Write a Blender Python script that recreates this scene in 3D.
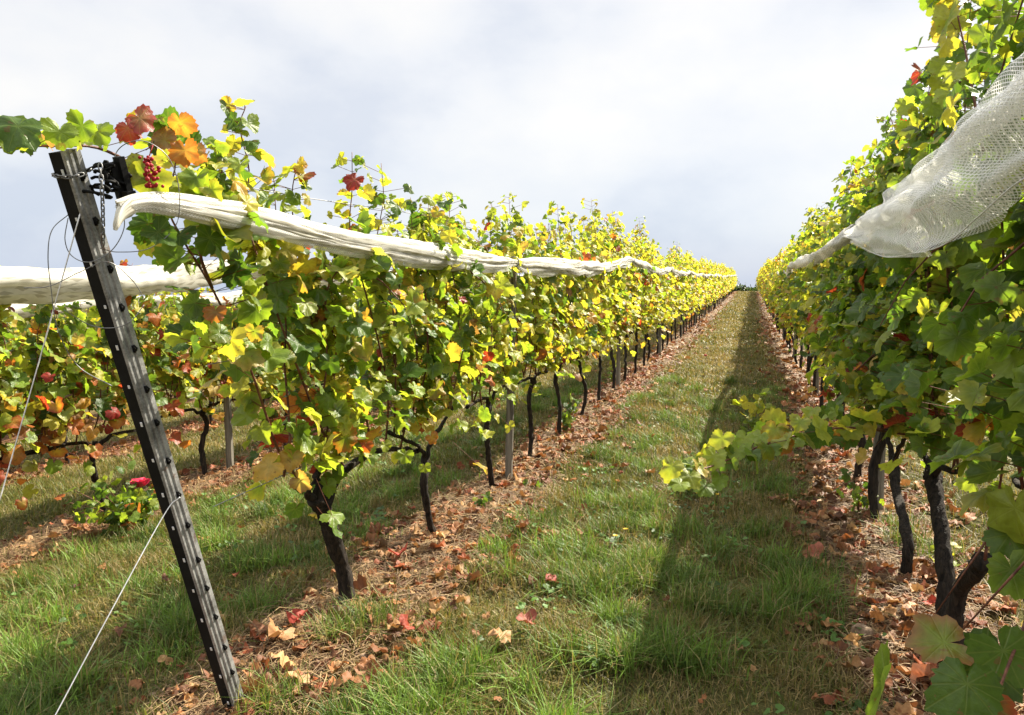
import bpy, math, random
import numpy as np
from mathutils import Vector
R = math.radians
PI = math.pi
for o in list(bpy.data.objects):
    bpy.data.objects.remove(o)
C = bpy.context.scene.collection
S = bpy.context.scene
S.render.resolution_x, S.render.resolution_y = 1024, 715

# ------------------------------------------------------------------ camera
F_PX, CAM_H = 750.0, 1.40
YAW, PITCH = R(17.66), R(5.82)
cam_d = bpy.data.cameras.new('camera')
cam_d.sensor_width = 36.0
cam_d.lens = 36.0 * F_PX / 1024.0
cam_d.clip_start, cam_d.clip_end = 0.05, 9000
cam = bpy.data.objects.new('camera', cam_d)
C.objects.link(cam)
cam.location = (0, 0, CAM_H)
cam.rotation_euler = (PI / 2 - PITCH, 0, YAW)
S.camera = cam

# ------------------------------------------------------------------ light
SUN_EL, SUN_AZ = 44.0, 29.0           # azimuth to the right of the row direction (+Y)
sv = Vector((math.sin(R(SUN_AZ)) * math.cos(R(SUN_EL)), math.cos(R(SUN_AZ)) * math.cos(R(SUN_EL)), math.sin(R(SUN_EL))))
sd = bpy.data.lights.new('sun', 'SUN')
sd.energy = 5.0
sd.angle = R(0.5)
sd.color = (1.0, 0.92, 0.76)
sun = bpy.data.objects.new('sun', sd)
C.objects.link(sun)
sun.rotation_euler = sv.to_track_quat('Z', 'Y').to_euler()
sun.location = (20, 20, 30)

W = bpy.data.worlds.new('World')
S.world = W
W.use_nodes = True
wn, wl = W.node_tree.nodes, W.node_tree.links
wn.clear()
w_out = wn.new('ShaderNodeOutputWorld')
sky = wn.new('ShaderNodeTexSky')
sky.sky_type = 'NISHITA'
sky.sun_disc = False
sky.sun_elevation = R(SUN_EL)
sky.sun_rotation = R(SUN_AZ)
bg_sky = wn.new('ShaderNodeBackground')
bg_sky.inputs['Strength'].default_value = 0.08
wl.new(sky.outputs[0], bg_sky.inputs['Color'])
tc = wn.new('ShaderNodeTexCoord')
mp = wn.new('ShaderNodeMapping')
mp.inputs['Scale'].default_value = (1.0, 1.0, 1.7)
mp.inputs['Location'].default_value = (3.1, 1.7, 0.4)
wl.new(tc.outputs['Generated'], mp.inputs['Vector'])
nz = wn.new('ShaderNodeTexNoise')
nz.inputs['Scale'].default_value = 3.0
nz.inputs['Detail'].default_value = 8
nz.inputs['Roughness'].default_value = 0.5
nz.inputs['Distortion'].default_value = 0.0
wl.new(mp.outputs[0], nz.inputs['Vector'])
rmp = wn.new('ShaderNodeValToRGB')        # cloud brightness: blue grey base to bright white
rmp.color_ramp.elements[0].position = 0.36
rmp.color_ramp.elements[0].color = (0.68, 0.715, 0.79, 1)
rmp.color_ramp.elements[1].position = 0.60
rmp.color_ramp.elements[1].color = (0.92, 0.905, 0.885, 1)
e = rmp.color_ramp.elements.new(0.47)
e.color = (0.82, 0.832, 0.862, 1)
wl.new(nz.outputs[0], rmp.inputs[0])
# the clouds are greyer and bluer low over the hill
sep = wn.new('ShaderNodeSeparateXYZ')
wl.new(tc.outputs['Generated'], sep.inputs[0])
er = wn.new('ShaderNodeValToRGB')
er.color_ramp.elements[0].position = 0.0
er.color_ramp.elements[0].color = (0.64, 0.72, 0.87, 1)
er.color_ramp.elements[1].position = 0.20
er.color_ramp.elements[1].color = (1, 1, 1, 1)
e = er.color_ramp.elements.new(0.07)
e.color = (0.86, 0.90, 0.96, 1)
wl.new(sep.outputs['Z'], er.inputs[0])
zr = wn.new('ShaderNodeMapRange')          # extra brightness added overhead, out of view, to lift the shade
zr.inputs['From Min'].default_value = 0.36; zr.inputs['From Max'].default_value = 0.72
zr.inputs['To Min'].default_value = 0.335; zr.inputs['To Max'].default_value = 0.76
wl.new(sep.outputs['Z'], zr.inputs['Value'])
mulc = wn.new('ShaderNodeMix')
mulc.data_type = 'RGBA'
mulc.blend_type = 'MULTIPLY'
mulc.inputs[0].default_value = 1.0
wl.new(rmp.outputs[0], mulc.inputs[6])
wl.new(er.outputs[0], mulc.inputs[7])
bg_cl = wn.new('ShaderNodeBackground')
wl.new(zr.outputs[0], bg_cl.inputs['Strength'])
wl.new(mulc.outputs[2], bg_cl.inputs['Color'])
wmix = wn.new('ShaderNodeMixShader')
wmix.inputs[0].default_value = 0.95
wl.new(bg_sky.outputs[0], wmix.inputs[1])
wl.new(bg_cl.outputs[0], wmix.inputs[2])
wl.new(wmix.outputs[0], w_out.inputs[0])

vs = S.view_settings
vs.view_transform = 'Standard'
vs.look = 'None'
vs.gamma = 1.0
vs.use_curve_mapping = False
vs.exposure = 1.7
S.render.engine = 'CYCLES'
S.cycles.use_denoising = True
S.cycles.max_bounces = 10
S.cycles.diffuse_bounces = 6
S.cycles.transmission_bounces = 4
S.cycles.transparent_max_bounces = 24
S.cycles.glossy_bounces = 2

# ------------------------------------------------------------------ pixel helpers (photo pixel -> world point at a real depth)
cr = np.array([math.cos(YAW), math.sin(YAW), 0.0])
hh = np.array([-math.sin(YAW), math.cos(YAW), 0.0])
cf = hh * math.cos(PITCH) - np.array([0, 0, 1.0]) * math.sin(PITCH)
cu = hh * math.sin(PITCH) + np.array([0, 0, 1.0]) * math.cos(PITCH)
CAM = np.array([0, 0, CAM_H])
def ray(px, py):
    return cf + cr * (px - 512.0) / F_PX - cu * (py - 357.5) / F_PX
def on_x(px, py, X):
    d = ray(px, py)
    return CAM + d * (X / d[0])
def at_d(px, py, depth):
    return CAM + ray(px, py) * depth

# ------------------------------------------------------------------ noise and ground height
def _h(ix, iy, seed):
    n = (ix.astype(np.int64) * 374761393 + iy.astype(np.int64) * 668265263 + seed * 1442695041) & 0xffffffff
    n = ((n ^ (n >> 13)) * 1274126177) & 0xffffffff
    return ((n ^ (n >> 16)) & 0xffff) / 65535.0
def vnoise(x, y, seed=0):
    x = np.asarray(x, float); y = np.asarray(y, float)
    ix, iy = np.floor(x), np.floor(y)
    fx, fy = x - ix, y - iy
    fx, fy = fx * fx * (3 - 2 * fx), fy * fy * (3 - 2 * fy)
    a, b = _h(ix, iy, seed), _h(ix + 1, iy, seed)
    c, d = _h(ix, iy + 1, seed), _h(ix + 1, iy + 1, seed)
    return (a * (1 - fx) + b * fx) * (1 - fy) + (c * (1 - fx) + d * fx) * fy
XL1, XR1, XL2, XL3, XR2 = -1.63, 0.74, -4.1, -6.5, 3.1
ROWS_X = [XL1, XR1, XL2, XL3, XR2, -8.9]
CREST = 76.0
def strip_mask(x, y):
    x = np.asarray(x, float); y = np.asarray(y, float)
    m = np.zeros(np.broadcast(x, y).shape)
    for k, rx in enumerate(ROWS_X):
        w = 0.31 + 0.16 * (vnoise(y * 0.9, y * 0 + rx, 5) - 0.5) + 0.20 * (vnoise(x * 5, y * 4, 6) - 0.5)
        off = 0.06 if rx == XL1 else -0.04
        d = np.abs(x - rx - off)
        m = np.maximum(m, np.clip((w - d) / 0.14 + 0.5, 0, 1))
    return m
def zg(x, y):
    x = np.asarray(x, float); y = np.asarray(y, float)
    z = np.where(x < XL1, np.maximum(0.085 * (x - XL1), -1.6), 0.0)
    z = z + np.where(x > XR1, np.minimum(0.03 * (x - XR1), 0.4), 0.0)
    yc = np.clip(y, 0, CREST)
    z = z + 7.0e-5 * yc * yc
    e = np.clip(y - CREST, 0, 40)
    z = z - 0.0018 * e * e - np.clip(y - CREST - 40, 0, None) * 0.10
    near = np.clip(1 - np.abs(y) / 120, 0, 1)
    z = z + near * (0.05 * (vnoise(x * 1.1, y * 0.8, 1) - 0.5) + 0.03 * (vnoise(x * 5, y * 5, 2) - 0.5))
    return z
def zgf(x, y):
    return float(zg(np.array([x]), np.array([y]))[0])

# ------------------------------------------------------------------ object helpers
def mk(name, V, T, mat, parent=None, col=None, uv=None, smooth=True, link=True, loc=None):
    V = np.asarray(V, np.float32)
    T = np.asarray(T, np.int32)
    me = bpy.data.meshes.new(name)
    k = T.shape[1]
    me.vertices.add(len(V)); me.vertices.foreach_set('co', V.ravel())
    me.loops.add(T.size); me.loops.foreach_set('vertex_index', T.ravel())
    me.polygons.add(len(T))
    me.polygons.foreach_set('loop_start', np.arange(0, T.size, k, dtype=np.int32))
    me.polygons.foreach_set('loop_total', np.full(len(T), k, np.int32))
    me.polygons.foreach_set('use_smooth', np.full(len(T), smooth, bool))
    if col is not None:
        a = me.attributes.new('Col', 'FLOAT_COLOR', 'POINT')
        c = np.ones((len(V), 4), np.float32); c[:, :3] = col
        a.data.foreach_set('color', c.ravel())
    if uv is not None:
        a = me.attributes.new('leafuv', 'FLOAT2', 'POINT')
        a.data.foreach_set('vector', np.asarray(uv, np.float32).ravel())
    me.update(); me.validate()
    if mat: me.materials.append(mat)
    ob = bpy.data.objects.new(name, me)
    if link: C.objects.link(ob)
    if parent: ob.parent = parent
    if loc is not None: ob.location = loc
    return ob
def tag(o, label=None, cat=None, group=None, kind=None):
    if label: o['label'] = label
    if cat: o['category'] = cat
    if group: o['group'] = group
    if kind: o['kind'] = kind
    return o
def empty(name, loc, label, cat, group=None, rz=0):
    o = bpy.data.objects.new(name, None); C.objects.link(o)
    o.location = loc; o.rotation_euler = (0, 0, rz); o.empty_display_size = 0.1
    return tag(o, label, cat, group)
class MB:                                   # collects triangles
    def __init__(s): s.V, s.T, s.n = [], [], 0
    def add(s, V, T):
        V = np.asarray(V, float); T = np.asarray(T, int)
        if T.shape[1] == 4: T = np.concatenate([T[:, [0, 1, 2]], T[:, [0, 2, 3]]])
        s.V.append(V); s.T.append(T + s.n); s.n += len(V)
    def tube(s, P, r, sides=6, cap=True, jit=0, rng=None):
        s.add(*tube(P, r, sides, cap, jit, rng))
    def box(s, c, size, ax=None):
        ax = np.eye(3) if ax is None else np.asarray(ax)
        h = np.asarray(size) / 2
        V = np.array([[i, j, k] for i in (-1, 1) for j in (-1, 1) for k in (-1, 1)], float) * h
        T = [[0, 1, 3, 2], [4, 6, 7, 5], [0, 4, 5, 1], [2, 3, 7, 6], [0, 2, 6, 4], [1, 5, 7, 3]]
        s.add(np.asarray(c) + V @ ax, T)
    def get(s): return np.concatenate(s.V), np.concatenate(s.T)
    def build(s, name, mat, parent=None, smooth=True, **k):
        V, T = s.get()
        return mk(name, V, T, mat, parent, smooth=smooth, **k)
def nrm(v): return v / np.maximum(np.linalg.norm(v, axis=-1, keepdims=True), 1e-9)
def tube(P, r, sides=6, cap=True, jit=0, rng=None):
    P = np.asarray(P, float); n = len(P)
    r = np.broadcast_to(np.asarray(r, float), (n,))
    t = nrm(np.gradient(P, axis=0))
    up = np.array([0.31, 0.17, 0.93]) if abs(t[:, 2]).mean() < 0.85 else np.array([1.0, 0.1, 0.05])
    a = nrm(np.cross(t, up)); b = np.cross(t, a)
    an = np.arange(sides) * 2 * PI / sides
    rr = r[:, None] * np.ones(sides)
    if jit and n > 24:                      # long shreddy ridges of bark
        kk = np.linspace(0, 1, n)[:, None]; aa = an[None]
        o_ = rng.random() * 40
        rr = rr * (1 + jit * 2.2 * (vnoise(np.cos(aa) * 2.6 + o_, np.sin(aa) * 2.6 + kk * 5, 31) - .5) + jit * 1.6 * (vnoise(np.cos(aa) * 6 + o_, np.sin(aa) * 6 + kk * 11, 32) - .5))
    elif jit: rr = rr * (1 + jit * (rng.random((n, sides)) - 0.5) * 2)
    V = P[:, None] + rr[..., None] * (np.cos(an)[None, :, None] * a[:, None] + np.sin(an)[None, :, None] * b[:, None])
    V = V.reshape(-1, 3)
    i = np.arange(n - 1)[:, None] * sides; j = np.arange(sides)[None]; j2 = (j + 1) % sides
    Q = np.stack([i + j, i + j2, i + sides + j2, i + sides + j], -1).reshape(-1, 4)
    T = np.concatenate([Q[:, [0, 1, 2]], Q[:, [0, 2, 3]]])
    if cap:
        V = np.concatenate([V, P[:1], P[-1:]]); m = n * sides
        k = np.arange(sides); k2 = (k + 1) % sides
        T = np.concatenate([T, np.stack([k2, k, np.full(sides, m)], -1), np.stack([(n - 1) * sides + k, (n - 1) * sides + k2, np.full(sides, m + 1)], -1)])
    return V, T
def spline(P, n):
    """Catmull-Rom through the points, n samples per span."""
    P = np.asarray(P, float)
    Q = np.concatenate([[2 * P[0] - P[1]], P, [2 * P[-1] - P[-2]]])
    out = []
    for i in range(1, len(Q) - 2):
        t = np.linspace(0, 1, n, endpoint=False)[:, None]
        p0, p1, p2, p3 = Q[i - 1], Q[i], Q[i + 1], Q[i + 2]
        out.append(0.5 * (2 * p1 + (p2 - p0) * t + (2 * p0 - 5 * p1 + 4 * p2 - p3) * t ** 2 + (3 * p1 - p0 - 3 * p2 + p3) * t ** 3))
    out.append(P[-1:])
    return np.concatenate(out)

# ------------------------------------------------------------------ materials
def new_mat(name):
    m = bpy.data.materials.new(name); m.use_nodes = True
    m.node_tree.nodes.clear()
    o = m.node_tree.nodes.new('ShaderNodeOutputMaterial')
    return m, m.node_tree.nodes, m.node_tree.links, o
def math_n(N, L, op, a, b=None, c=None):
    n = N.new('ShaderNodeMath'); n.operation = op
    for i, v in enumerate((a, b, c)):
        if v is None: continue
        if isinstance(v, (int, float)): n.inputs[i].default_value = v
        else: L.new(v, n.inputs[i])
    return n.outputs[0]
def mixc(N, L, f, a, b, blend='MIX'):
    n = N.new('ShaderNodeMix'); n.data_type = 'RGBA'; n.blend_type = blend
    for i, v in ((0, f), (6, a), (7, b)):
        if isinstance(v, (int, float)): n.inputs[i].default_value = v
        elif isinstance(v, tuple): n.inputs[i].default_value = v if len(v) == 4 else v + (1,)
        else: L.new(v, n.inputs[i])
    return n.outputs[2]
def noise_n(N, L, scale, detail=4, vec=None, rough=0.55, dist=0):
    n = N.new('ShaderNodeTexNoise')
    n.inputs['Scale'].default_value = scale; n.inputs['Detail'].default_value = detail
    n.inputs['Roughness'].default_value = rough; n.inputs['Distortion'].default_value = dist
    if vec is not None: L.new(vec, n.inputs['Vector'])
    return n
def leaf_material(name, transl=0.62, gloss=0.42, veins=True, spec=0.45, tint=(1.14, 1.14, 0.50)):
    m, N, L, out = new_mat(name)
    at = N.new('ShaderNodeAttribute'); at.attribute_name = 'Col'
    col = at.outputs['Color']
    geo = N.new('ShaderNodeNewGeometry')
    nz = noise_n(N, L, 70, 3, geo.outputs['Position'])
    bump_h = nz.outputs[0]
    f = math_n(N, L, 'MULTIPLY_ADD', nz.outputs[0], 0.7, 0.65)
    col = mixc(N, L, 1.0, col, f, 'MULTIPLY')
    if veins:
        uv = N.new('ShaderNodeAttribute'); uv.attribute_name = 'leafuv'
        sp = N.new('ShaderNodeSeparateXYZ'); L.new(uv.outputs['Vector'], sp.inputs[0])
        dmin = None
        for a in (0, 48, -48, 104, -104):
            p = math_n(N, L, 'MULTIPLY', sp.outputs[0], math.cos(R(a)))
            q = math_n(N, L, 'MULTIPLY', sp.outputs[1], math.sin(R(a)))
            d = math_n(N, L, 'ABSOLUTE', math_n(N, L, 'SUBTRACT', p, q))
            dmin = d if dmin is None else math_n(N, L, 'MINIMUM', dmin, d)
        v = math_n(N, L, 'SUBTRACT', 1.0, math_n(N, L, 'MINIMUM', math_n(N, L, 'DIVIDE', dmin, 0.016), 1.0))
        vf = math_n(N, L, 'MULTIPLY', v, 0.22)
        col = mixc(N, L, vf, col, (0.36, 0.40, 0.12))
        bump_h = math_n(N, L, 'SUBTRACT', nz.outputs[0], math_n(N, L, 'MULTIPLY', v, 0.25))
        bl = noise_n(N, L, 38, 3, geo.outputs['Position'], 0.6)
        bf = math_n(N, L, 'MULTIPLY', math_n(N, L, 'GREATER_THAN', bl.outputs[0], 0.655), 0.6)
        col = mixc(N, L, bf, col, (0.20, 0.10, 0.04))
    # underside is paler and duller
    under = mixc(N, L, 0.25, col, (0.34, 0.38, 0.24))
    side = mixc(N, L, geo.outputs['Backfacing'], col, under)
    bp = N.new('ShaderNodeBump'); bp.inputs['Strength'].default_value = 0.35; bp.inputs['Distance'].default_value = 0.01
    L.new(bump_h, bp.inputs['Height'])
    pr = N.new('ShaderNodeBsdfPrincipled')
    L.new(side, pr.inputs['Base Color'])
    pr.inputs['Roughness'].default_value = gloss
    pr.inputs['Specular IOR Level'].default_value = spec
    L.new(bp.outputs[0], pr.inputs['Normal'])
    tcol = mixc(N, L, 1.0, col, tint, 'MULTIPLY')
    tr = N.new('ShaderNodeBsdfTranslucent'); L.new(tcol, tr.inputs['Color'])
    mx = N.new('ShaderNodeMixShader'); mx.inputs[0].default_value = transl
    L.new(pr.outputs[0], mx.inputs[1]); L.new(tr.outputs[0], mx.inputs[2])
    L.new(mx.outputs[0], out.inputs[0])
    return m
M_LEAF = leaf_material('vine_leaf')
M_GRASS = leaf_material('grass_blade', 0.35, 0.5, False, 0.3, (1.15, 1.1, 0.6))
M_DRY = leaf_material('dry_leaf', 0.2, 0.6, False, 0.25, (1.2, 1.0, 0.7))

def bark_material(name, c0, c1, scale=40, stretch=(1, 1, 0.18), bump=0.8, rough=0.85):
    m, N, L, out = new_mat(name)
    t = N.new('ShaderNodeTexCoord'); mp = N.new('ShaderNodeMapping')
    mp.inputs['Scale'].default_value = stretch
    L.new(t.outputs['Object'], mp.inputs[0])
    nz = noise_n(N, L, scale, 6, mp.outputs[0], 0.65, 0.3)
    rp = N.new('ShaderNodeValToRGB')
    rp.color_ramp.elements[0].position = 0.35; rp.color_ramp.elements[0].color = c0 + (1,)
    rp.color_ramp.elements[1].position = 0.68; rp.color_ramp.elements[1].color = c1 + (1,)
    L.new(nz.outputs[0], rp.inputs[0])
    pr = N.new('ShaderNodeBsdfPrincipled'); L.new(rp.outputs[0], pr.inputs['Base Color'])
    pr.inputs['Roughness'].default_value = rough
    pr.inputs['Specular IOR Level'].default_value = 0.25
    bp = N.new('ShaderNodeBump'); bp.inputs['Strength'].default_value = bump; bp.inputs['Distance'].default_value = 0.02
    L.new(nz.outputs[0], bp.inputs['Height']); L.new(bp.outputs[0], pr.inputs['Normal'])
    L.new(pr.outputs[0], out.inputs[0])
    return m
M_BARK = bark_material('vine_bark', (0.004, 0.003, 0.0025), (0.045, 0.033, 0.024), 75, (1, 1, .12), 1.0)
M_CANE = bark_material('vine_cane', (0.07, 0.025, 0.018), (0.20, 0.085, 0.05), 50, (1, 1, 1), 0.3, 0.55)
M_WOOD = bark_material('weathered_wood', (0.07, 0.06, 0.047), (0.25, 0.225, 0.185), 45, (1, 1, 0.06), 0.5, 0.85)
M_STONE = bark_material('field_stone', (0.14, 0.09, 0.055), (0.34, 0.24, 0.16), 25, (1, 1, 1), 0.4, 0.8)
M_ROSE = bark_material('rose_petal', (0.55, 0.03, 0.08), (0.75, 0.07, 0.14), 20, (1, 1, 1), 0.1, 0.5)
M_BERRY = bark_material('red_berry', (0.20, 0.006, 0.01), (0.42, 0.02, 0.025), 60, (1, 1, 1), 0.3, 0.6)
M_DANDE = bark_material('dandelion_petal', (0.65, 0.38, 0.02), (0.8, 0.55, 0.03), 200, (1, 1, 1), 0.3, 0.6)

def metal_material(name, c0, c1, rough=0.4, metallic=0.85):
    m, N, L, out = new_mat(name)
    t = N.new('ShaderNodeTexCoord')
    nz = noise_n(N, L, 18, 6, t.outputs['Object'], 0.6)
    n2 = noise_n(N, L, 160, 2, t.outputs['Object'])
    f = math_n(N, L, 'MULTIPLY_ADD', n2.outputs[0], 0.4, math_n(N, L, 'MULTIPLY', nz.outputs[0], 0.8))
    rp = N.new('ShaderNodeValToRGB')
    rp.color_ramp.elements[0].position = 0.4; rp.color_ramp.elements[0].color = c0 + (1,)
    rp.color_ramp.elements[1].position = 0.75; rp.color_ramp.elements[1].color = c1 + (1,)
    L.new(f, rp.inputs[0])
    pr = N.new('ShaderNodeBsdfPrincipled')
    n4 = noise_n(N, L, 7, 8, t.outputs['Object'], 0.7)
    rf = math_n(N, L, 'MULTIPLY', math_n(N, L, 'GREATER_THAN', n4.outputs[0], 0.60), 0.55 if metallic > .2 else 0.0)
    L.new(mixc(N, L, rf, rp.outputs[0], (0.13, 0.06, 0.03)), pr.inputs['Base Color'])
    pr.inputs['Metallic'].default_value = metallic
    if metallic == 0: pr.inputs['Specular IOR Level'].default_value = 0.12
    L.new(math_n(N, L, 'MULTIPLY_ADD', nz.outputs[0], 0.3, rough - 0.12), pr.inputs['Roughness'])
    L.new(pr.outputs[0], out.inputs[0])
    return m
M_STEEL = metal_material('galvanised_steel', (0.09, 0.09, 0.09), (0.36, 0.36, 0.355), 0.40, 0.35)
M_WIRE = metal_material('wire', (0.10, 0.10, 0.10), (0.25, 0.25, 0.25), 0.45, 0.7)
M_PALEWIRE = metal_material('pale_wire', (0.5, 0.5, 0.5), (0.8, 0.8, 0.8), 0.5, 0.2)
M_BLACK = metal_material('black_plastic_and_shade', (0.004, 0.004, 0.004), (0.012, 0.012, 0.012), 0.62, 0.0)  # clips and hooks; also the painted shade on the end post's front

def net_material(name, open_=0.0, pitch=(0.011, 0.007), line=0.26):
    """White knitted netting. 'leafuv' carries metres along and across the sheet; open_ is how see-through the holes are."""
    m, N, L, out = new_mat(name)
    uv = N.new('ShaderNodeAttribute'); uv.attribute_name = 'leafuv'
    sp = N.new('ShaderNodeSeparateXYZ'); L.new(uv.outputs['Vector'], sp.inputs[0])
    geo = N.new('ShaderNodeNewGeometry')
    wob = noise_n(N, L, 9, 2, geo.outputs['Position'])
    w = math_n(N, L, 'MULTIPLY', wob.outputs[0], 0.9)
    a = math_n(N, L, 'DIVIDE', sp.outputs[0], pitch[0]); b = math_n(N, L, 'DIVIDE', sp.outputs[1], pitch[1])
    p = math_n(N, L, 'ADD', math_n(N, L, 'ADD', a, b), w); q = math_n(N, L, 'SUBTRACT', math_n(N, L, 'SUBTRACT', a, b), w)
    def dist(v): return math_n(N, L, 'ABSOLUTE', math_n(N, L, 'SUBTRACT', math_n(N, L, 'FRACT', v), 0.5))
    d = math_n(N, L, 'MINIMUM', dist(p), dist(q))
    thread = math_n(N, L, 'LESS_THAN', d, line / 2)
    fold = noise_n(N, L, 26, 3, geo.outputs['Position'])
    col = mixc(N, L, fold.outputs[0], (0.58, 0.555, 0.47), (0.76, 0.74, 0.665))
    if open_ > 0.01: col = mixc(N, L, 0.75, col, (0.93, 0.925, 0.90))
    if open_ < 0.01:
        col = mixc(N, L, math_n(N, L, 'MULTIPLY', math_n(N, L, 'SUBTRACT', 1.0, thread), 0.75), col, (0.36, 0.33, 0.25))
    bp = N.new('ShaderNodeBump'); bp.inputs['Strength'].default_value = 0.5; bp.inputs['Distance'].default_value = 0.004
    L.new(thread, bp.inputs['Height'])
    df = N.new('ShaderNodeBsdfPrincipled'); L.new(col, df.inputs['Base Color']); df.inputs['Roughness'].default_value = 0.5
    df.inputs['Specular IOR Level'].default_value = 0.3
    L.new(bp.outputs[0], df.inputs['Normal'])
    tr = N.new('ShaderNodeBsdfTranslucent'); L.new(col, tr.inputs['Color'])
    mx = N.new('ShaderNodeMixShader'); mx.inputs[0].default_value = 0.45
    L.new(df.outputs[0], mx.inputs[1]); L.new(tr.outputs[0], mx.inputs[2])
    res = mx.outputs[0]
    if open_ > 0:
        tp = N.new('ShaderNodeBsdfTransparent')
        m2 = N.new('ShaderNodeMixShader')
        al = math_n(N, L, 'MAXIMUM', thread, 1 - open_)
        L.new(al, m2.inputs[0]); L.new(tp.outputs[0], m2.inputs[1]); L.new(res, m2.inputs[2])
        res = m2.outputs[0]
    L.new(res, out.inputs[0])
    return m
M_NET = net_material('rolled_netting', 0.0, (0.22, 0.020), 0.5)
M_NETOPEN = net_material('open_netting', 0.88, (0.024, 0.015), 0.28)

# ground
def ground_material():
    m, N, L, out = new_mat('vineyard_ground')
    geo = N.new('ShaderNodeNewGeometry'); pos = geo.outputs['Position']
    at = N.new('ShaderNodeAttribute'); at.attribute_name = 'Col'
    mask = at.outputs['Color']
    sp = N.new('ShaderNodeSeparateColor'); L.new(mask, sp.inputs[0])
    n1 = noise_n(N, L, 1.3, 5, pos, 0.6); n2 = noise_n(N, L, 28, 5, pos, 0.65); n3 = noise_n(N, L, 120, 3, pos)
    turf = mixc(N, L, n2.outputs[0], (0.022, 0.028, 0.009), (0.105, 0.088, 0.034))
    rp = N.new('ShaderNodeValToRGB'); rp.color_ramp.elements[0].position = 0.4; rp.color_ramp.elements[1].position = 0.65
    L.new(n1.outputs[0], rp.inputs[0])
    turf = mixc(N, L, math_n(N, L, 'MULTIPLY', rp.outputs[0], 0.6), turf, (0.15, 0.14, 0.045))
    soil = mixc(N, L, n2.outputs[0], (0.026, 0.012, 0.007), (0.17, 0.075, 0.036))
    soil = mixc(N, L, math_n(N, L, 'MULTIPLY', n3.outputs[0], 0.4), soil, (0.22, 0.105, 0.05))
    col = mixc(N, L, sp.outputs[0], turf, soil)
    pr = N.new('ShaderNodeBsdfPrincipled'); L.new(col, pr.inputs['Base Color'])
    pr.inputs['Roughness'].default_value = 0.95; pr.inputs['Specular IOR Level'].default_value = 0.1
    bp = N.new('ShaderNodeBump'); bp.inputs['Strength'].default_value = 0.9; bp.inputs['Distance'].default_value = 0.04
    L.new(math_n(N, L, 'ADD', n2.outputs[0], math_n(N, L, 'MULTIPLY', n3.outputs[0], 0.4)), bp.inputs['Height'])
    L.new(bp.outputs[0], pr.inputs['Normal']); L.new(pr.outputs[0], out.inputs[0])
    return m
M_GROUND = ground_material()

# ------------------------------------------------------------------ ground: one sheet to the horizon
gx = np.concatenate([[-3000, -900, -300, -120, -60, -35, -22, -15, -11], np.arange(-9, 5.01, 0.07), [6, 8, 12, 20, 35, 60, 120, 300, 900, 3000]])
gy = np.concatenate([[-300, -80, -30, -12, -6, -3], np.arange(-1.5, 8, 0.08), np.arange(8, 20, 0.2), np.arange(20, 84, 0.6), np.arange(84, 120, 4), [130, 160, 220, 320, 500, 900, 1600, 3000]])
GX, GY = np.meshgrid(gx, gy)
GZ = zg(GX, GY)
V = np.stack([GX, GY, GZ], -1).reshape(-1, 3)
nx, ny = len(gx), len(gy)
ii = (np.arange(ny - 1)[:, None] * nx + np.arange(nx - 1)[None]).ravel()
Q = np.stack([ii, ii + 1, ii + nx + 1, ii + nx], -1)
sm = strip_mask(GX, GY).ravel() * (V[:, 1] < 90)
tag(mk('ground', V, Q, M_GROUND, col=np.repeat(sm[:, None], 3, 1)), kind='structure')

# ------------------------------------------------------------------ vine leaves
def leaf_template(n, rings, teeth):
    key = [(0, .58), (13, .51), (25, .455), (37, .50), (49, .535), (62, .50), (76, .435), (90, .46), (104, .485), (122, .47), (140, .43), (158, .36), (172, .22), (180, .08)]
    ang = np.array([k[0] for k in key], float); rad = np.array([k[1] for k in key])
    th = np.linspace(-180, 180, n, endpoint=False) + 0.01
    r = np.interp(np.abs(th), ang, rad)
    if teeth: r = r * (1 + np.where(np.arange(n) % 2 == 0, 0.05, -0.05))
    x, y = np.sin(np.radians(th)) * r, np.cos(np.radians(th)) * r
    P = [np.zeros((1, 2))]
    for q in rings: P.append(np.stack([x, y], -1) * q)
    P = np.concatenate(P)
    T = []
    for k in range(n): T.append((0, 1 + (k + 1) % n, 1 + k))
    for rr in range(len(rings) - 1):
        a, b = 1 + rr * n, 1 + (rr + 1) * n
        for k in range(n):
            k2 = (k + 1) % n
            T += [(a + k, a + k2, b + k2), (a + k, b + k2, b + k)]
    e = np.concatenate([[0.0]] + [np.full(n, q) for q in rings])
    return P, np.array(T), e
LODS = [leaf_template(38, (0.5, 1.0), True), leaf_template(18, (0.55, 1.0), True), leaf_template(10, (1.0,), False)]
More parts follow.
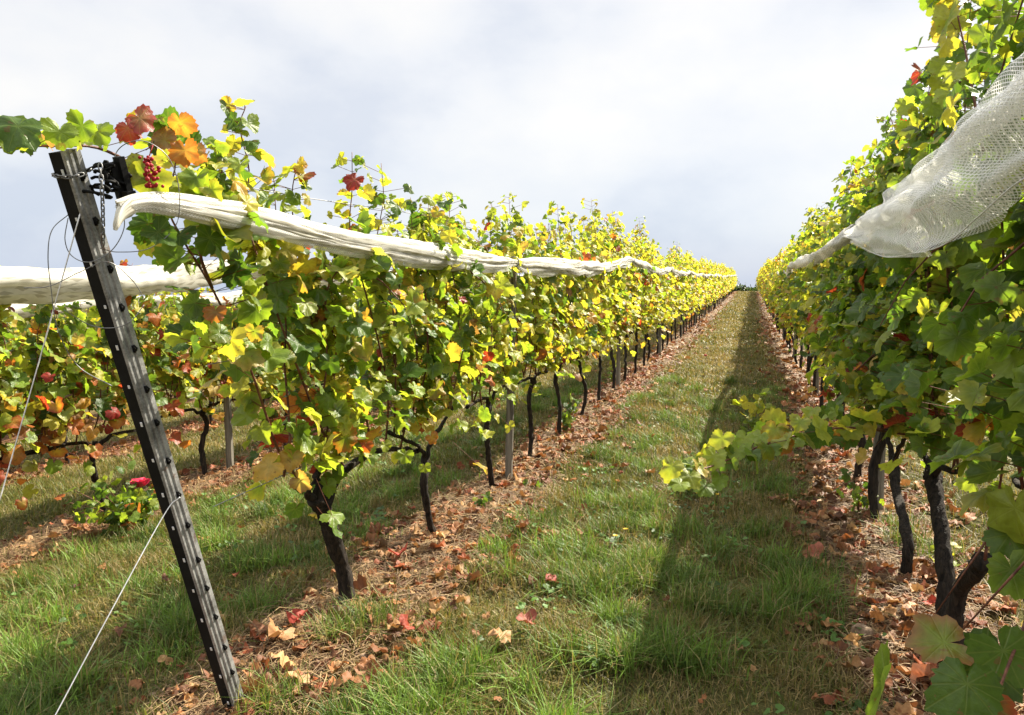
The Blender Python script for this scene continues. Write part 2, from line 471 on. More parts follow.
class Leaves:
    def __init__(s): s.p, s.n, s.t, s.s, s.c0, s.c1, s.k = [], [], [], [], [], [], []
    def add(s, p, n, t, size, c0, c1, curl=1.0):
        s.p.append(p); s.n.append(n); s.t.append(t); s.s.append(size); s.c0.append(c0); s.c1.append(c1); s.k.append(curl)
    def mesh(s, lod, rng, crumple=0.0):
        P, T, e = LODS[lod]
        p, n, t = np.array(s.p), nrm(np.array(s.n)), np.array(s.t)
        t = nrm(t - n * (t * n).sum(1, keepdims=True) + 1e-6)
        x = np.cross(t, n)
        N = len(p); sz = np.array(s.s)[:, None]; k = np.array(s.k)[:, None]
        X, Y = P[None, :, 0], P[None, :, 1]
        rr = np.hypot(X, Y)
        fold = (rng.random((N, 1)) * 0.85 - 0.10) * k; droop = (rng.random((N, 1)) * 1.3 - 0.25) * k
        cr_ = rng.normal(0, 0.35, (N, 1)) * k; ph = rng.random((N, 1)) * 6.28
        th = np.arctan2(X, Y)
        wv = 1 + .10 * np.sin(2 * th + rng.random((N, 1)) * 6.28) + .07 * np.sin(3 * th + rng.random((N, 1)) * 6.28) + rng.normal(0, .025, (N, len(P)))
        X, Y = X * wv, Y * wv
        Z = fold * np.abs(X) - droop * rr ** 2 + cr_ * X * Y + 0.11 * k * rr * np.sin(5 * th + ph)
        if crumple: Z = Z + crumple * rng.normal(0, 1, Z.shape) * (rr > .01)
        asp = 0.85 + 0.3 * rng.random((N, 1))
        V = p[:, None] + sz[..., None] * ((X * asp)[..., None] * x[:, None] + Y[..., None] * t[:, None] + Z[..., None] * n[:, None])
        c0, c1 = np.array(s.c0)[:, None], np.array(s.c1)[:, None]
        ee = np.clip(e[None, :, None] ** 1.6 + rng.normal(0, 0.08, (N, len(P), 1)), 0, 1)
        col = c0 * (1 - ee) + c1 * ee
        TT = T[None] + (np.arange(N) * len(P))[:, None, None]
        uv = np.broadcast_to(P[None], (N,) + P.shape)
        return V.reshape(-1, 3), TT.reshape(-1, 3), col.reshape(-1, 3), uv.reshape(-1, 2)
GREEN = [(.058, .115, .016), (.078, .145, .018), (.100, .175, .022)]
LIME = [(.19, .285, .032), (.24, .325, .036), (.30, .36, .045)]
YELL = [(.41, .40, .055), (.47, .42, .055), (.36, .385, .05)]
GOLD = [(.55, .34, .05), (.50, .27, .05), (.52, .38, .12)]
WARM = [(.45, .14, .035), (.36, .035, .03), (.30, .15, .06), (.42, .09, .04)]
def pick(rng, L): 
    c = np.array(L[rng.integers(len(L))]); return c * (0.8 + 0.4 * rng.random())
def leaf_cols(rng, mix, u):
    """mix: weights green, lime, yellow, gold, warm; u: height in the canopy 0..1. Low leaves turn first."""
    w = np.array(mix, float)
    low = max(0.0, 1 - u / 0.42)
    w = w * np.array([1 - 0.5 * low, 1, 1, 1 + 1.8 * low, 1 + 3.2 * low])
    w /= w.sum()
    k = rng.choice(5, p=w)
    c0 = pick(rng, [GREEN, LIME, YELL, GOLD, WARM][k])
    r = rng.random()
    if k == 0: c1 = c0 * 1.1 if r < .6 else (pick(rng, LIME) if r < .9 else pick(rng, YELL) * .6)
    elif k == 1: c1 = c0 if r < .45 else (pick(rng, YELL) if r < .9 else pick(rng, GOLD))
    elif k == 2: c1 = c0 if r < .75 else pick(rng, GOLD)
    elif k == 3: c1 = pick(rng, WARM) if r < .5 else c0
    else: c1 = c0 * 0.8
    return c0, c1
def leaf_frame(rng, out, drop=0.8):
    n = out * 0.65 + np.array([0, 0, 0.60]) + rng.normal(0, 0.42, 3)
    t = out * 0.45 + np.array([0, 0, -drop]) + rng.normal(0, 0.45, 3)
    return n, t
def cane_leaves(rng, P, lv, pet, mix, ulo, uhi, size=0.118, dens=0.9, spread=0.16, side_bias=0.0, step=0.054, tip_small=True):
    """Leaves on petioles along a cane, alternate sides, plus lateral shoots' leaves about it."""
    d = np.concatenate([[0], np.cumsum(np.linalg.norm(np.diff(P, axis=0), axis=1))])
    Ltot = d[-1]; sgn = 1
    s = 0.05 + rng.random() * 0.05
    while s < Ltot:
        p = np.array([np.interp(s, d, P[:, i]) for i in range(3)])
        u = (p[2] - ulo) / (uhi - ulo)
        f = s / Ltot
        sc = 1.0 if not tip_small else (1.0 if f < 0.6 else 1.0 - 0.42 * (f - 0.6) / 0.4)
        for j in range(1 + (rng.random() < dens) + (rng.random() < dens - 0.6)):
            ox = sgn * (0.5 + rng.random()) if rng.random() < 0.75 else rng.normal(0, 1)
            if side_bias and rng.random() < abs(side_bias): ox = math.copysign(ox, side_bias)
            out = nrm(np.array([ox, rng.normal(0, 0.65), 0.15 + 0.25 * rng.random()]))
            tl_ = 1 - .6 * min(1, max(0, f - .5) * 2.2)
            L = (0.05 + 0.06 * rng.random()) * (.3 + .7 * tl_) if j == 0 else (0.06 + spread * rng.random()) * tl_
            b = p + out * L
            o2 = out.copy(); o2[2] = 0
            n, t = leaf_frame(rng, nrm(o2))
            c0, c1 = leaf_cols(rng, mix, u)
            sz = size * (0.50 + 0.75 * rng.random()) * sc * (1 if j == 0 else 0.85)
            lv.add(b, n, t, sz, c0, c1)
            if pet is not None: pet.append((p, b))
            sgn = -sgn
        s += step * (0.75 + 0.5 * rng.random()) * (1 if f < .7 else 0.8)
def petiole_mesh(pet, rng):
    V, T = [], []
    for k, (a, b) in enumerate(pet):
        d = b - a; s = nrm(np.cross(d, np.array([0.3, 0.4, 1.0]))) * 0.0011; s2 = nrm(np.cross(d, s)) * 0.0011
        V += [a + s, a - s * .5 + s2, a - s * .5 - s2, b + s, b - s * .5 + s2, b - s * .5 - s2]
        o = 6 * k
        for i in range(3):
            j = (i + 1) % 3
            T += [(o + i, o + j, o + 3 + j), (o + i, o + 3 + j, o + 3 + i)]
    return np.array(V), np.array(T)
def gnarled(rng, P, r0, r1, n=5, sides=10, jit=0.16):
    Q = spline(P, n)
    Q = Q + rng.normal(0, 0.0045 if n < 10 else 0.0016, Q.shape)
    k = np.linspace(0, 1, len(Q))
    r = r0 + (r1 - r0) * k
    r = r * (1 + 0.22 * (vnoise(k * 9, k * 0 + rng.random() * 50, 3) - 0.5))
    nb = max(2, len(Q) // 6); r[:nb] *= np.linspace(1.45, 1.05, nb)
    r[-nb:] *= np.linspace(1.0, 1.28, nb)
    return tube(Q, r, sides, True, jit, rng)
def make_vine_parts(seed, lod, mix, top=1.95, n_canes=8, cord=0.66, half=0.48, dens=0.9, spread=0.16, size=0.118,
                    trunk=None, arms=None, extra=(), skip_random=False, tr=(0.020, 0.017), lean=0.0, topvar=0.22, extra_kw=None, side_bias=0.0, skip_peak=False):
    """All pieces in local coordinates: base at the origin, row along Y."""
    rng = np.random.default_rng(seed)
    lv, pet = Leaves(), ([] if lod < 2 else None)
    tk = MB()
    if trunk is None:
        hx, hy = rng.normal(0, 0.02), rng.normal(0, 0.05) + lean
        m1 = np.array([rng.normal(0, .02), rng.normal(0, .04) + lean * .3, cord * .4]); m2 = np.array([rng.normal(0, .02) + hx * .5, rng.normal(0, .03) + hy * .8, cord * .75])
        trunk = [[np.array([0, 0, -0.06]), m1, m2, np.array([hx, hy, cord - 0.02])]]
    for P in trunk: tk.add(*(gnarled(rng, P, tr[0], tr[1], 12, 16, .20) if lod == 0 else gnarled(rng, P, tr[0], tr[1], 6, 10 if lod < 2 else 6)))
    hd = np.array(trunk[0][-1])
    if arms is None:
        arms = []
        for s in (-1, 1):
            e = np.array([hd[0] * .5 + rng.normal(0, .015), hd[1] + s * half * 0.95, cord + rng.normal(0, .015)])
            arms.append([hd - [0, 0, .03], hd * .7 + e * .3 + [0, 0, .02], e])
    for P in arms: tk.add(*gnarled(rng, P, tr[1] * .72, 0.009, 5, 8 if lod < 2 else 5))
    canes = []
    if not skip_random:
        peak = int(rng.integers(0, n_canes)) if rng.random() < .75 and not skip_peak else -9
        for c in range(n_canes):
            y0 = hd[1] + (((c + 0.5) / n_canes) * 2 - 1) * half * 0.95 + rng.normal(0, .03)
            z0 = cord + rng.normal(0, .02)
            H = top - z0 - .05 + rng.normal(0, topvar * .5) + (.24 if abs(c - peak) <= 1 else 0)
            H = max(H, 0.5)
            n = 9
            ly, lx = rng.normal(0, 0.10), rng.normal(0, 0.05)
            P = []
            for i in range(n):
                f = i / (n - 1)
                P.append((hd[0] * (1 - f) * .5 + lx * math.sin(f * 2.6) + rng.normal(0, .013), y0 + ly * f + 0.05 * math.sin(f * 4 + c * 2.1) + rng.normal(0, .013), z0 + H * f))
            canes.append(np.array(P))
        for q in range(2 if lod < 2 else 1):           # a shoot or two hangs out sideways and droops
            y0 = hd[1] + rng.uniform(-half, half); z0 = cord + 0.2 + 0.6 * rng.random(); s = rng.choice([-1, 1])
            P = [(0, y0, z0)]
            for i in range(1, 6):
                P.append((s * 0.07 * i, y0 + rng.normal(0, .03) + 0.02 * i, z0 + 0.06 * i - 0.022 * i * i))
            canes.append(np.array(P, float))
    for P in canes:
        cane_leaves(rng, P, lv, pet, mix, cord, top, size, dens, spread, side_bias)
    if not skip_random:                    # a few ragged leaves hang below the arms
        for q in range(int(rng.integers(5, 16))):
            p = np.array([rng.normal(0, .10), hd[1] + rng.uniform(-half, half), cord - .26 * rng.random() ** 1.5])
            n, t = leaf_frame(rng, np.array([math.copysign(1, p[0]), 0, 0]), 1.0)
            c0, c1 = leaf_cols(rng, mix, .12)
            lv.add(p, n, t, size * (.55 + .5 * rng.random()), c0, c1)
            if pet is not None: pet.append((p, p + np.array([-p[0] * .6, rng.normal(0, .03), .07 + .06 * rng.random()])))
    ek = dict(size=size, dens=dens, spread=spread, mix=mix) 
    if extra_kw: ek.update(extra_kw)
    for P in extra:
        ek_ = ek
        if isinstance(P, tuple): P, o2_ = P; ek_ = dict(ek, **o2_)
        Q = spline(P, 4)
        canes.append(Q)
        cane_leaves(rng, Q, lv, pet, ek_['mix'], cord, top, ek_['size'], ek_['dens'], ek_['spread'])
    return rng, tk, canes, lv, pet
def cane_tube(P, thick=0.0048):
    k = np.linspace(0, 1, len(P))
    return tube(P, thick * (1 - 0.72 * k), 5, True)
def build_vine(loc, label, group, parts, lod, cane_parts=True, name='grape_vine'):
    rng, tk, canes, lv, pet = parts
    root = empty(name, loc, label, 'grapevine', group)
    tk.build('trunk', M_BARK, root)
    if cane_parts:
        for P in canes:
            V, T = cane_tube(P, .0056); mk('cane', V, T, M_CANE, root)
    V, T, col, uv = lv.mesh(lod, rng)
    if pet:
        V2, T2 = petiole_mesh(pet, rng)
        T = np.concatenate([T, T2 + len(V)]); V = np.concatenate([V, V2])
        col = np.concatenate([col, np.tile([[.22, .09, .05]], (len(V2), 1))]); uv = np.concatenate([uv, np.full((len(V2), 2), 0.25)])
    mk('foliage', V, T, M_LEAF, root, col=col, uv=uv)
    return root
def children_of(o): return [c for c in bpy.data.objects if c.parent == o]
def copy_vine(src, kids, loc, rz, label, group, sz=1.0):
    r = src.copy(); C.objects.link(r)
    r.location = loc; r.rotation_euler = (0, 0, rz); r.scale = (1, 1, sz)
    r['label'] = label; r['group'] = group
    for k in kids:
        c = k.copy(); C.objects.link(c); c.parent = r
    return r

MIX_NEAR_L = (.36, .48, .13, .015, .012)
MIX_MID_L = (.18, .40, .36, .03, .02)
MIX_FAR = (.03, .22, .68, .06, .01)
MIX_NEAR_R = (.84, .14, .012, .006, .006)
MIX_MID_R = (.26, .40, .31, .014, .01)
MIX_L2 = (.36, .46, .15, .02, .01)
ORD = ['first', 'second', 'third', 'fourth', 'fifth', 'sixth', 'seventh', 'eighth', 'ninth', 'tenth', 'eleventh', 'twelfth']
G_L1, G_R1, G_L2, G_L3, G_R2 = ('vines of the netted row left of the grass path', 'vines of the row right of the grass path',
    'vines of the second row to the left', 'vines of the third row to the left', 'vines of the row behind the right one')

# ---- left row, first vine (forked trunk beside the end post): traced in the plane of its row
b1 = on_x(348, 606, XL1); b1[2] = zgf(b1[0], b1[1])
def loc1(px, py, dx=0.0): return on_x(px, py, XL1 + dx) - b1
trunk1 = [[np.array([0, 0, -0.05]), loc1(345, 575), loc1(334, 540), loc1(324, 512), loc1(316, 498)]]
arms1 = [[loc1(322, 508), loc1(334, 482), loc1(350, 466, .02), loc1(372, 452, .02), loc1(398, 449), loc1(418, 450)],
         [loc1(320, 503), loc1(308, 494), loc1(302, 482, .03)], [loc1(318, 498), loc1(316, 480), loc1(322, 462, -.03)]]
ex1 = [[loc1(302, 484, .03), loc1(278, 449, .05), loc1(264, 408, .06), loc1(246, 358, .06), loc1(212, 288, .05), loc1(182, 238, .03), loc1(168, 205, .0), loc1(176, 160, .02), loc1(168, 135, .05), loc1(140, 122, .09)],
       [loc1(345, 468), loc1(322, 430, .03), loc1(300, 374, .04), loc1(283, 330, .05), loc1(262, 270, .03), loc1(246, 215, 0), loc1(249, 170, 0), loc1(240, 128, .03), loc1(246, 106, .05)],
       [loc1(372, 452), loc1(362, 400, .02), loc1(340, 345, .03), loc1(310, 290, .03), loc1(296, 240, .0), loc1(292, 195, .02), loc1(298, 160, .05)],
       [loc1(385, 450), loc1(388, 395, .03), loc1(378, 340, .03), loc1(362, 280, .0), loc1(350, 230, .0), loc1(352, 190, .02), loc1(352, 152, .03)],
       [loc1(400, 449), loc1(412, 390, .02), loc1(408, 330, .02), loc1(404, 270, 0), loc1(416, 235, 0), loc1(428, 212, 0)],
       [loc1(322, 462, -.03), loc1(330, 400, -.05), loc1(318, 330, -.06), loc1(270, 260, -.05), loc1(220, 200, -.03), loc1(205, 160, 0), loc1(196, 130, 0)],
       [loc1(212, 288, .05), loc1(200, 250, .1), loc1(215, 220, .08), loc1(222, 180, .05), loc1(218, 150, .03)],
       [loc1(340, 345, .03), loc1(325, 300, .08), loc1(345, 260, .08), loc1(380, 220, .03)],
       ([loc1(168, 205, .0), loc1(136, 168, .03), loc1(98, 148, .0), loc1(58, 146, .0), loc1(16, 147, .05), loc1(-30, 150, .05)], dict(size=.08, dens=.35, spread=.03)),
       [loc1(246, 358, .06), loc1(225, 350, .1), loc1(205, 338, .12), loc1(180, 345, .14)]]
EXTRA_LEAVES = []
pt = make_vine_parts(11, 0, MIX_NEAR_L, top=1.66, n_canes=3, half=0.25, skip_peak=True, trunk=trunk1, arms=arms1, extra=ex1, tr=(0.033, 0.030),
                     extra_kw=dict(size=0.118, dens=1.3, spread=0.10))
rng1, lv1 = pt[0], pt[3]
camv = np.array([0.5, -0.8, 0.15])
def face_leaf(lv, rng, p, size, c0, c1, jitter=0.25, up=0.2):
    toc = nrm(CAM - p if False else camv)
    lv.add(p, toc + [0, 0, up] + rng.normal(0, jitter, 3), np.array([0, 0, -1.0]) + rng.normal(0, .35, 3), size * .86, np.array(c0), np.array(c1), 1.0)
for (px, py, sz, c0, c1) in [(4, 126, .11, GREEN[2], LIME[0]), (168, 205, .10, LIME[0], LIME[1]), (196, 178, .10, GREEN[2], LIME[1]), (230, 200, .09, LIME[1], YELL[0]), (255, 205, .09, LIME[0], LIME[2]), (240, 165, .08, LIME[1], LIME[1]), (268, 200, .08, GREEN[2], LIME[0]), (18, 126, .115, GREEN[2], GREEN[1]), (60, 132, .085, LIME[0], LIME[1]), (82, 126, .085, GREEN[2], LIME[1]), (98, 132, .08, LIME[1], LIME[0]),
                             (140, 165, .11, LIME[1], YELL[0]), (150, 178, .12, GREEN[2], YELL[0]), (212, 190, .09, LIME[1], YELL[1]), (158, 232, .11, GREEN[0], GREEN[1]),
                             (178, 260, .12, GREEN[1], LIME[0]), (180, 235, .10, GREEN[0], GREEN[0]), (210, 238, .11, GREEN[1], GREEN[2]), (200, 195, .10, LIME[0], LIME[2]),
                             (270, 352, .10, LIME[2], YELL[0]), (345, 438, .13, LIME[0], WARM[0]), (298, 430, .11, GREEN[2], LIME[0]), (270, 465, .13, GOLD[2], GOLD[0]),
                             (292, 458, .11, GOLD[2], GOLD[1]), (300, 480, .10, GOLD[2], WARM[2]), (256, 310, .12, GREEN[1], LIME[1]), (185, 150, .095, (.40, .20, .07), WARM[0]),
                             (165, 140, .085, (.24, .20, .06), WARM[2]), (195, 150, .085, GOLD[2], WARM[0]), (140, 118, .09, WARM[2], WARM[1]), (128, 128, .08, WARM[3], WARM[1]),
                             (180, 122, .09, GOLD[1], WARM[0]), (365, 445, .08, WARM[1], WARM[0]), (232, 318, .10, GREEN[2], LIME[1]), (215, 312, .08, WARM[2], WARM[0]),
                             (305, 350, .11, GREEN[2], GREEN[1]), (330, 362, .10, GREEN[1], GREEN[1]), (385, 445, .07, LIME[2], LIME[2]), (405, 455, .09, LIME[1], LIME[1])]:
    face_leaf(lv1, rng1, loc1(px, py, .10 + .06 * rng1.random()), sz, c0, c1)
vine1 = build_vine(b1, 'forked dark vine just behind the leaning steel post, with long arching canes', G_L1, pt, 0)
# shrivelled red grape bunch hanging by the post
gb = MB(); rg = np.random.default_rng(5)
gp = loc1(150, 172, .16)
for k in range(46):
    z = rg.random()
    c = gp + np.array([rg.normal(0, .010), rg.normal(0, .010), -0.035 + 0.075 * z]) 
    r_ = 0.0042 + 0.0022 * rg.random()
    an = np.linspace(0, PI, 5)
    V, T = tube([c + [0, 0, r_ * math.cos(a)] for a in an], [max(r_ * math.sin(a), 1e-4) for a in an], 7, False)
    gb.add(V, T)
gb.tube([gp + [0, 0, .04], gp + [0.005, 0.01, .07], loc1(146, 150, .08)], 0.0015, 5)
tag(gb.build('grape_bunch', M_BERRY, vine1), 'shrivelled red bunch')

# ---- left row, next near vines
yl = [on_x(436, 551, -1.60)[1], on_x(494, 499, -1.62)[1], on_x(530, 466, XL1)[1], on_x(558, 443, XL1)[1], on_x(580, 432, XL1)[1], on_x(597, 416, XL1)[1]]
labels_L = ['slim vine second from the leaning steel post, joined to the forked vine by an arm',
            'third vine from the leaning steel post, straight black trunk just before the first grey stake',
            'fourth vine from the leaning steel post, first trunk beyond the first grey stake',
            'fifth vine from the leaning steel post in the netted row by the grass path',
            'sixth vine from the leaning steel post in the netted row by the grass path',
            'seventh vine from the leaning steel post in the netted row by the grass path']
near_mix = [MIX_NEAR_L, (.26, .47, .24, .014, .014), (.18, .44, .35, .016, .012), (.13, .40, .44, .018, .012), (.12, .38, .48, .02, .012), (.09, .35, .53, .025, .01)]
tops = [1.74, 1.78, 1.74, 1.80, 1.84, 1.86]
tr2 = [np.array([0, 0, -.05]), on_x(428, 515, -1.60) - [-1.60, yl[0], 0], on_x(424, 485, -1.60) - [-1.60, yl[0], 0], on_x(426, 455, -1.61) - [-1.60, yl[0], 0]]
tr3 = [np.array([0, 0, -.05]), on_x(489, 460, -1.62) - [-1.62, yl[1], 0], on_x(487, 425, -1.62) - [-1.62, yl[1], 0], on_x(490, 398, -1.62) - [-1.62, yl[1], 0]]
for k, y in enumerate(yl):
    x = [-1.60, -1.62, XL1, XL1, XL1, XL1][k]
    kw = {}
    if k == 0: kw['trunk'] = [tr2]
    if k == 1: kw['trunk'] = [tr3]
    nxt = yl[k + 1] if k + 1 < len(yl) else y + .95
    pt = make_vine_parts(30 + k, 0 if k < 3 else 1, near_mix[k], top=tops[k], n_canes=9, half=0.46, dens=1.0, spread=0.20,
                         size=0.114 if k < 3 else 0.112, tr=(0.018, 0.017), **kw)
    if k == 0:
        for (px, py, sz, c0, c1) in [(425, 470, .07, LIME[2], LIME[1]), (432, 440, .08, GOLD[0], WARM[0])]:
            face_leaf(pt[3], pt[0], on_x(px, py, -1.50) - [-1.6, y, 0], sz, c0, c1)
    build_vine((x, y, zgf(x, y)), labels_L[k], G_L1, pt, 0 if k < 3 else 1)

# ---- repeated vines: a few originals of each kind, then copies with their parts
def originals(tagname, n, lod, mix, seed, **kw):
    return [make_vine_parts(seed + i, lod, mix, **kw) for i in range(n)]
class Kind:
    """Originals are placed the first time they are needed, then copied."""
    def __init__(s, parts, lod, canes): s.parts, s.lod, s.canes, s.made, s.i = parts, lod, canes, {}, 0
    def place(s, loc, label, group, rng, flip=True, sz=1.0):
        k = s.i % len(s.parts); s.i += 1 + int(rng.integers(0, 2))
        if k not in s.made:
            r = build_vine(loc, label, group, s.parts[k], s.lod, s.canes)
            s.made[k] = (r, children_of(r))
        else:
            r = copy_vine(s.made[k][0], s.made[k][1], loc, 0 if not flip or rng.random() < .5 else PI, label, group, sz)
        return r
kw = dict(half=.5, dens=1.15, spread=.22, n_canes=9)
K_MIDL = Kind(originals('ml', 5, 1, (.07, .32, .57, .03, .012), 100, top=1.93, size=.112, **kw), 1, True)
K_FAR = Kind(originals('fa', 6, 2, MIX_FAR, 140, top=1.88, size=.125, topvar=.2, **kw), 2, False)
K_MIDR = Kind(originals('mr', 5, 1, MIX_MID_R, 180, top=2.0, size=.115, **kw), 1, True)
K_L2 = Kind(originals('l2', 6, 1, MIX_L2, 220, top=1.55, size=.118, half=.5, dens=1.35, spread=.26, n_canes=11, topvar=.12, cord=.56), 1, True)
K_L2F = Kind(originals('lf', 4, 2, (.24, .44, .28, .025, .015), 260, top=1.58, cord=.52, size=.135, **kw), 2, False)
rg = np.random.default_rng(77)
y = yl[-1] + 0.95; k = 7
while y < CREST - 1:
    x = XL1 + rg.normal(0, .02)
    if k < 12: lab = '%s vine from the leaning steel post in the netted row by the grass path' % ORD[k]
    elif y < 30: lab = 'mid-slope yellow vine of the netted row left of the path, beyond its twelfth trunk'
    else: lab = 'distant yellow vine near the hilltop end of the netted row left of the path'
    (K_MIDL if y < 20 else K_FAR).place((x, y, zgf(x, y)), lab, G_L1, rg, sz=0.90 + .18 * rg.random())
    y += 0.95 + rg.normal(0, .05); k += 1

# ---- right row
yr3 = on_x(948, 652, XR1)[1]; yr4 = on_x(904, 584, XR1)[1]
def locr(px, py, X, y): return on_x(px, py, X) - np.array([XR1, y, 0])
g3 = zgf(XR1, yr3)
tr_r3 = [[np.array([0, 0, -.06]), locr(946, 610, XR1, yr3), locr(944, 555, XR1, yr3), locr(938, 505, XR1, yr3), locr(932, 470, XR1, yr3)],
         [np.array([.03, -.05, -.05]), locr(955, 620, XR1, yr3), locr(962, 585, XR1, yr3), locr(978, 566, XR1, yr3), locr(985, 556, XR1, yr3)]]
def vine_r(k, y, label, mix, top, lod=0, trunk=None, extra=(), more=(), half=.46, n=11, arms=None, tr=(.024, .022), seed=None, cord=.72):
    pt = make_vine_parts(seed or (60 + k), lod, mix, top=top, n_canes=n, half=half, dens=1.12, spread=.25, size=.122, cord=cord, trunk=trunk, extra=extra, arms=arms, tr=tr,
                         extra_kw=dict(dens=.25, spread=.05, mix=(.35, .5, .15, 0, 0)))
    for (p, nn, t, sz, c0, c1) in more:
        pt[3].add(p, np.array(nn, float), np.array(t, float), sz, np.array(c0), np.array(c1), 0.6)
    lv = pt[3]; nm = len(lv.p) - len(more)
    def keep(q):
        if k == 2 and q[2] < 1.0 and q[0] < -.2: return True            # the stray shoot
        if k == 1 and q[2] < .95: return False
        if k == 0 and q[2] < 1.0: return False
        if k == 2 and q[2] < .72: return False
        return q[0] > (-.17 if q[2] > 1.38 and k < 4 else -.36)
    ok = [i for i in range(len(lv.p)) if i >= nm or keep(lv.p[i])]
    if pt[4] is not None: pt[4][:] = [ab for ab in pt[4] if keep(ab[1]) and keep(ab[0])]
    for f in ('p', 'n', 't', 's', 'c0', 'c1', 'k'):
        a = getattr(lv, f); setattr(lv, f, [a[i] for i in ok])
    return build_vine((XR1, y, zgf(XR1, y)), label, G_R1, pt, lod)
dR = lambda y: np.array([XR1, y, 0])
# the nearest vine stands just outside the frame; its low shoot reaches in at the bottom right corner
yr1, yr2 = yr3 - 1.75, yr3 - 0.9
low = [at_d(1090, 470, 1.75) - dR(yr2), at_d(1050, 560, 1.45) - dR(yr2), at_d(1015, 640, 1.25) - dR(yr2), at_d(985, 720, 1.12) - dR(yr2)]
tocam = nrm(np.array([-0.1, -0.85, 0.45]))
more2 = [(at_d(968, 672, 1.15) - dR(yr2), tocam + [.1, .1, .25], (-.1, 0, -1), .112, GREEN[2], GREEN[1]),
         (at_d(1004, 640, 1.25) - dR(yr2), tocam + [.3, 0, .2], (.3, 0, -1), .105, GREEN[2], GREEN[2]),
         (at_d(945, 632, 1.3) - dR(yr2), (-.2, -.35, .9), (-1, .1, -.15), .11, LIME[0], WARM[2]),
         (at_d(886, 668, 1.05) - dR(yr2), (-.95, .12, .2), (.25, .1, -1), .12, GREEN[2], LIME[0]),
         (at_d(985, 655, 1.3) - dR(yr2), (.3, -.6, .7), (.8, 0, -.6), .12, GREEN[1], GREEN[0]),
         (at_d(1012, 560, 1.45) - dR(yr2), tocam, (.2, 0, -1), .10, GREEN[1], LIME[0]),
         (at_d(1010, 525, 1.5) - dR(yr2), tocam + [-.3, 0, .2], (-.4, 0, -1), .10, GREEN[2], GREEN[1]),
         (at_d(985, 690, 1.2) - dR(yr2), (.1, -.4, .9), (.3, .3, -.4), .08, GREEN[1], WARM[3])]
vine_r(0, yr1, 'nearest vine of the right row, its big shaded leaves beside the open net pouch', MIX_NEAR_R, 2.3)
hi1 = [on_x(985, 150, .68) - dR(yr2), on_x(974, 90, .66) - dR(yr2), on_x(966, 45, .65) - dR(yr2), on_x(956, 0, .64) - dR(yr2), on_x(950, -40, .64) - dR(yr2)]
morehi = []
for (px, py, sz, c0) in [(950, 22, .12, YELL[2]), (944, 66, .11, LIME[2]), (1000, 14, .10, LIME[1]), (938, 5, .11, LIME[2]), (984, 36, .08, LIME[1]), (990, 60, .10, GREEN[2]), (940, 85, .09, YELL[2]), (915, 90, .10, GREEN[2]), (905, 110, .09, LIME[2])]:
    morehi.append((on_x(px, py - 8, .62) - dR(yr2), tocam + [.3, 0, 0], (-.5, 0, -.8), sz, c0, c0))
pt2 = vine_r(1, yr2, 'vine at the right edge whose low shoot holds big leaves over the bottom right corner', MIX_NEAR_R, 2.3, extra=[low, hi1], more=more2 + morehi, cord=.84, n=10)
# the long stray shoot that leans out over the grass path
stray = [at_d(905, 432, 3.3) - dR(yr3), at_d(850, 425, 3.05) - dR(yr3), at_d(800, 432, 2.8) - dR(yr3), at_d(760, 443, 2.62) - dR(yr3), at_d(715, 462, 2.45) - dR(yr3), at_d(680, 470, 2.35) - dR(yr3)]
fork = [on_x(985, 557, XR1) - dR(yr3), on_x(990, 520, XR1) - dR(yr3), on_x(1002, 470, XR1 - .03) - dR(yr3), on_x(1000, 400, XR1 - .05) - dR(yr3), on_x(985, 330, XR1) - dR(yr3)]
more3 = []
for (px, py, d, sz, c0, c1, nn) in [(672, 468, 2.3, .105, LIME[2], YELL[0], (-.1, -.8, .55)), (690, 478, 2.33, .10, LIME[2], YELL[2], (.2, -.7, .7)), (680, 485, 2.3, .09, LIME[1], LIME[1], (0, -.3, .9)),
                                   (722, 440, 2.5, .10, LIME[2], YELL[0], (-.1, -.85, .5)), (715, 458, 2.46, .11, LIME[2], LIME[2], (.1, -.8, .6)), (738, 452, 2.52, .11, LIME[1], LIME[1], (.1, -.7, .7)),
                                   (752, 455, 2.55, .10, GREEN[2], GREEN[2], (.1, -.5, .85)), (705, 488, 2.42, .10, GREEN[2], LIME[0], (0, -.5, .85)), (720, 480, 2.45, .09, LIME[0], LIME[0], (.3, -.6, .7)),
                                   (775, 432, 2.68, .12, LIME[1], GOLD[0], (-.2, -.85, .4)), (783, 445, 2.7, .10, LIME[0], WARM[0], (0, -.7, .6)), (812, 428, 2.85, .10, GREEN[2], LIME[0], (0, -.7, .7)),
                                   (832, 440, 2.95, .11, GREEN[2], GREEN[1], (0, -.4, .9)), (835, 412, 3.0, .11, GREEN[2], GREEN[2], (-.2, -.8, .5)), (812, 412, 2.9, .10, LIME[1], YELL[2], (0, -.4, .9)),
                                   (760, 438, 2.62, .09, LIME[1], LIME[2], (0, -.6, .8)), (768, 450, 2.62, .10, GREEN[2], LIME[0], (.2, -.7, .6)), (796, 440, 2.78, .10, LIME[0], LIME[1], (0, -.5, .8)), (800, 424, 2.8, .10, LIME[1], YELL[0], (-.1, -.7, .6)), (745, 440, 2.55, .10, LIME[2], LIME[1], (0, -.7, .7)), (850, 440, 3.1, .12, GREEN[1], GREEN[1], (.1, -.7, .6)), (860, 425, 3.1, .12, GREEN[1], GREEN[2], (-.2, -.8, .5))]:
    more3.append((at_d(px, py - 5, d) - dR(yr3), nn, (-.2, -.1, -.9), sz * .80, c0, c1))
vine_r(2, yr3, 'twin-stemmed black vine in the right row with a long stray shoot over the path', (.76, .17, .03, .02, .02), 2.2, trunk=tr_r3, extra=[stray, fork], more=more3, tr=(.030, .026))
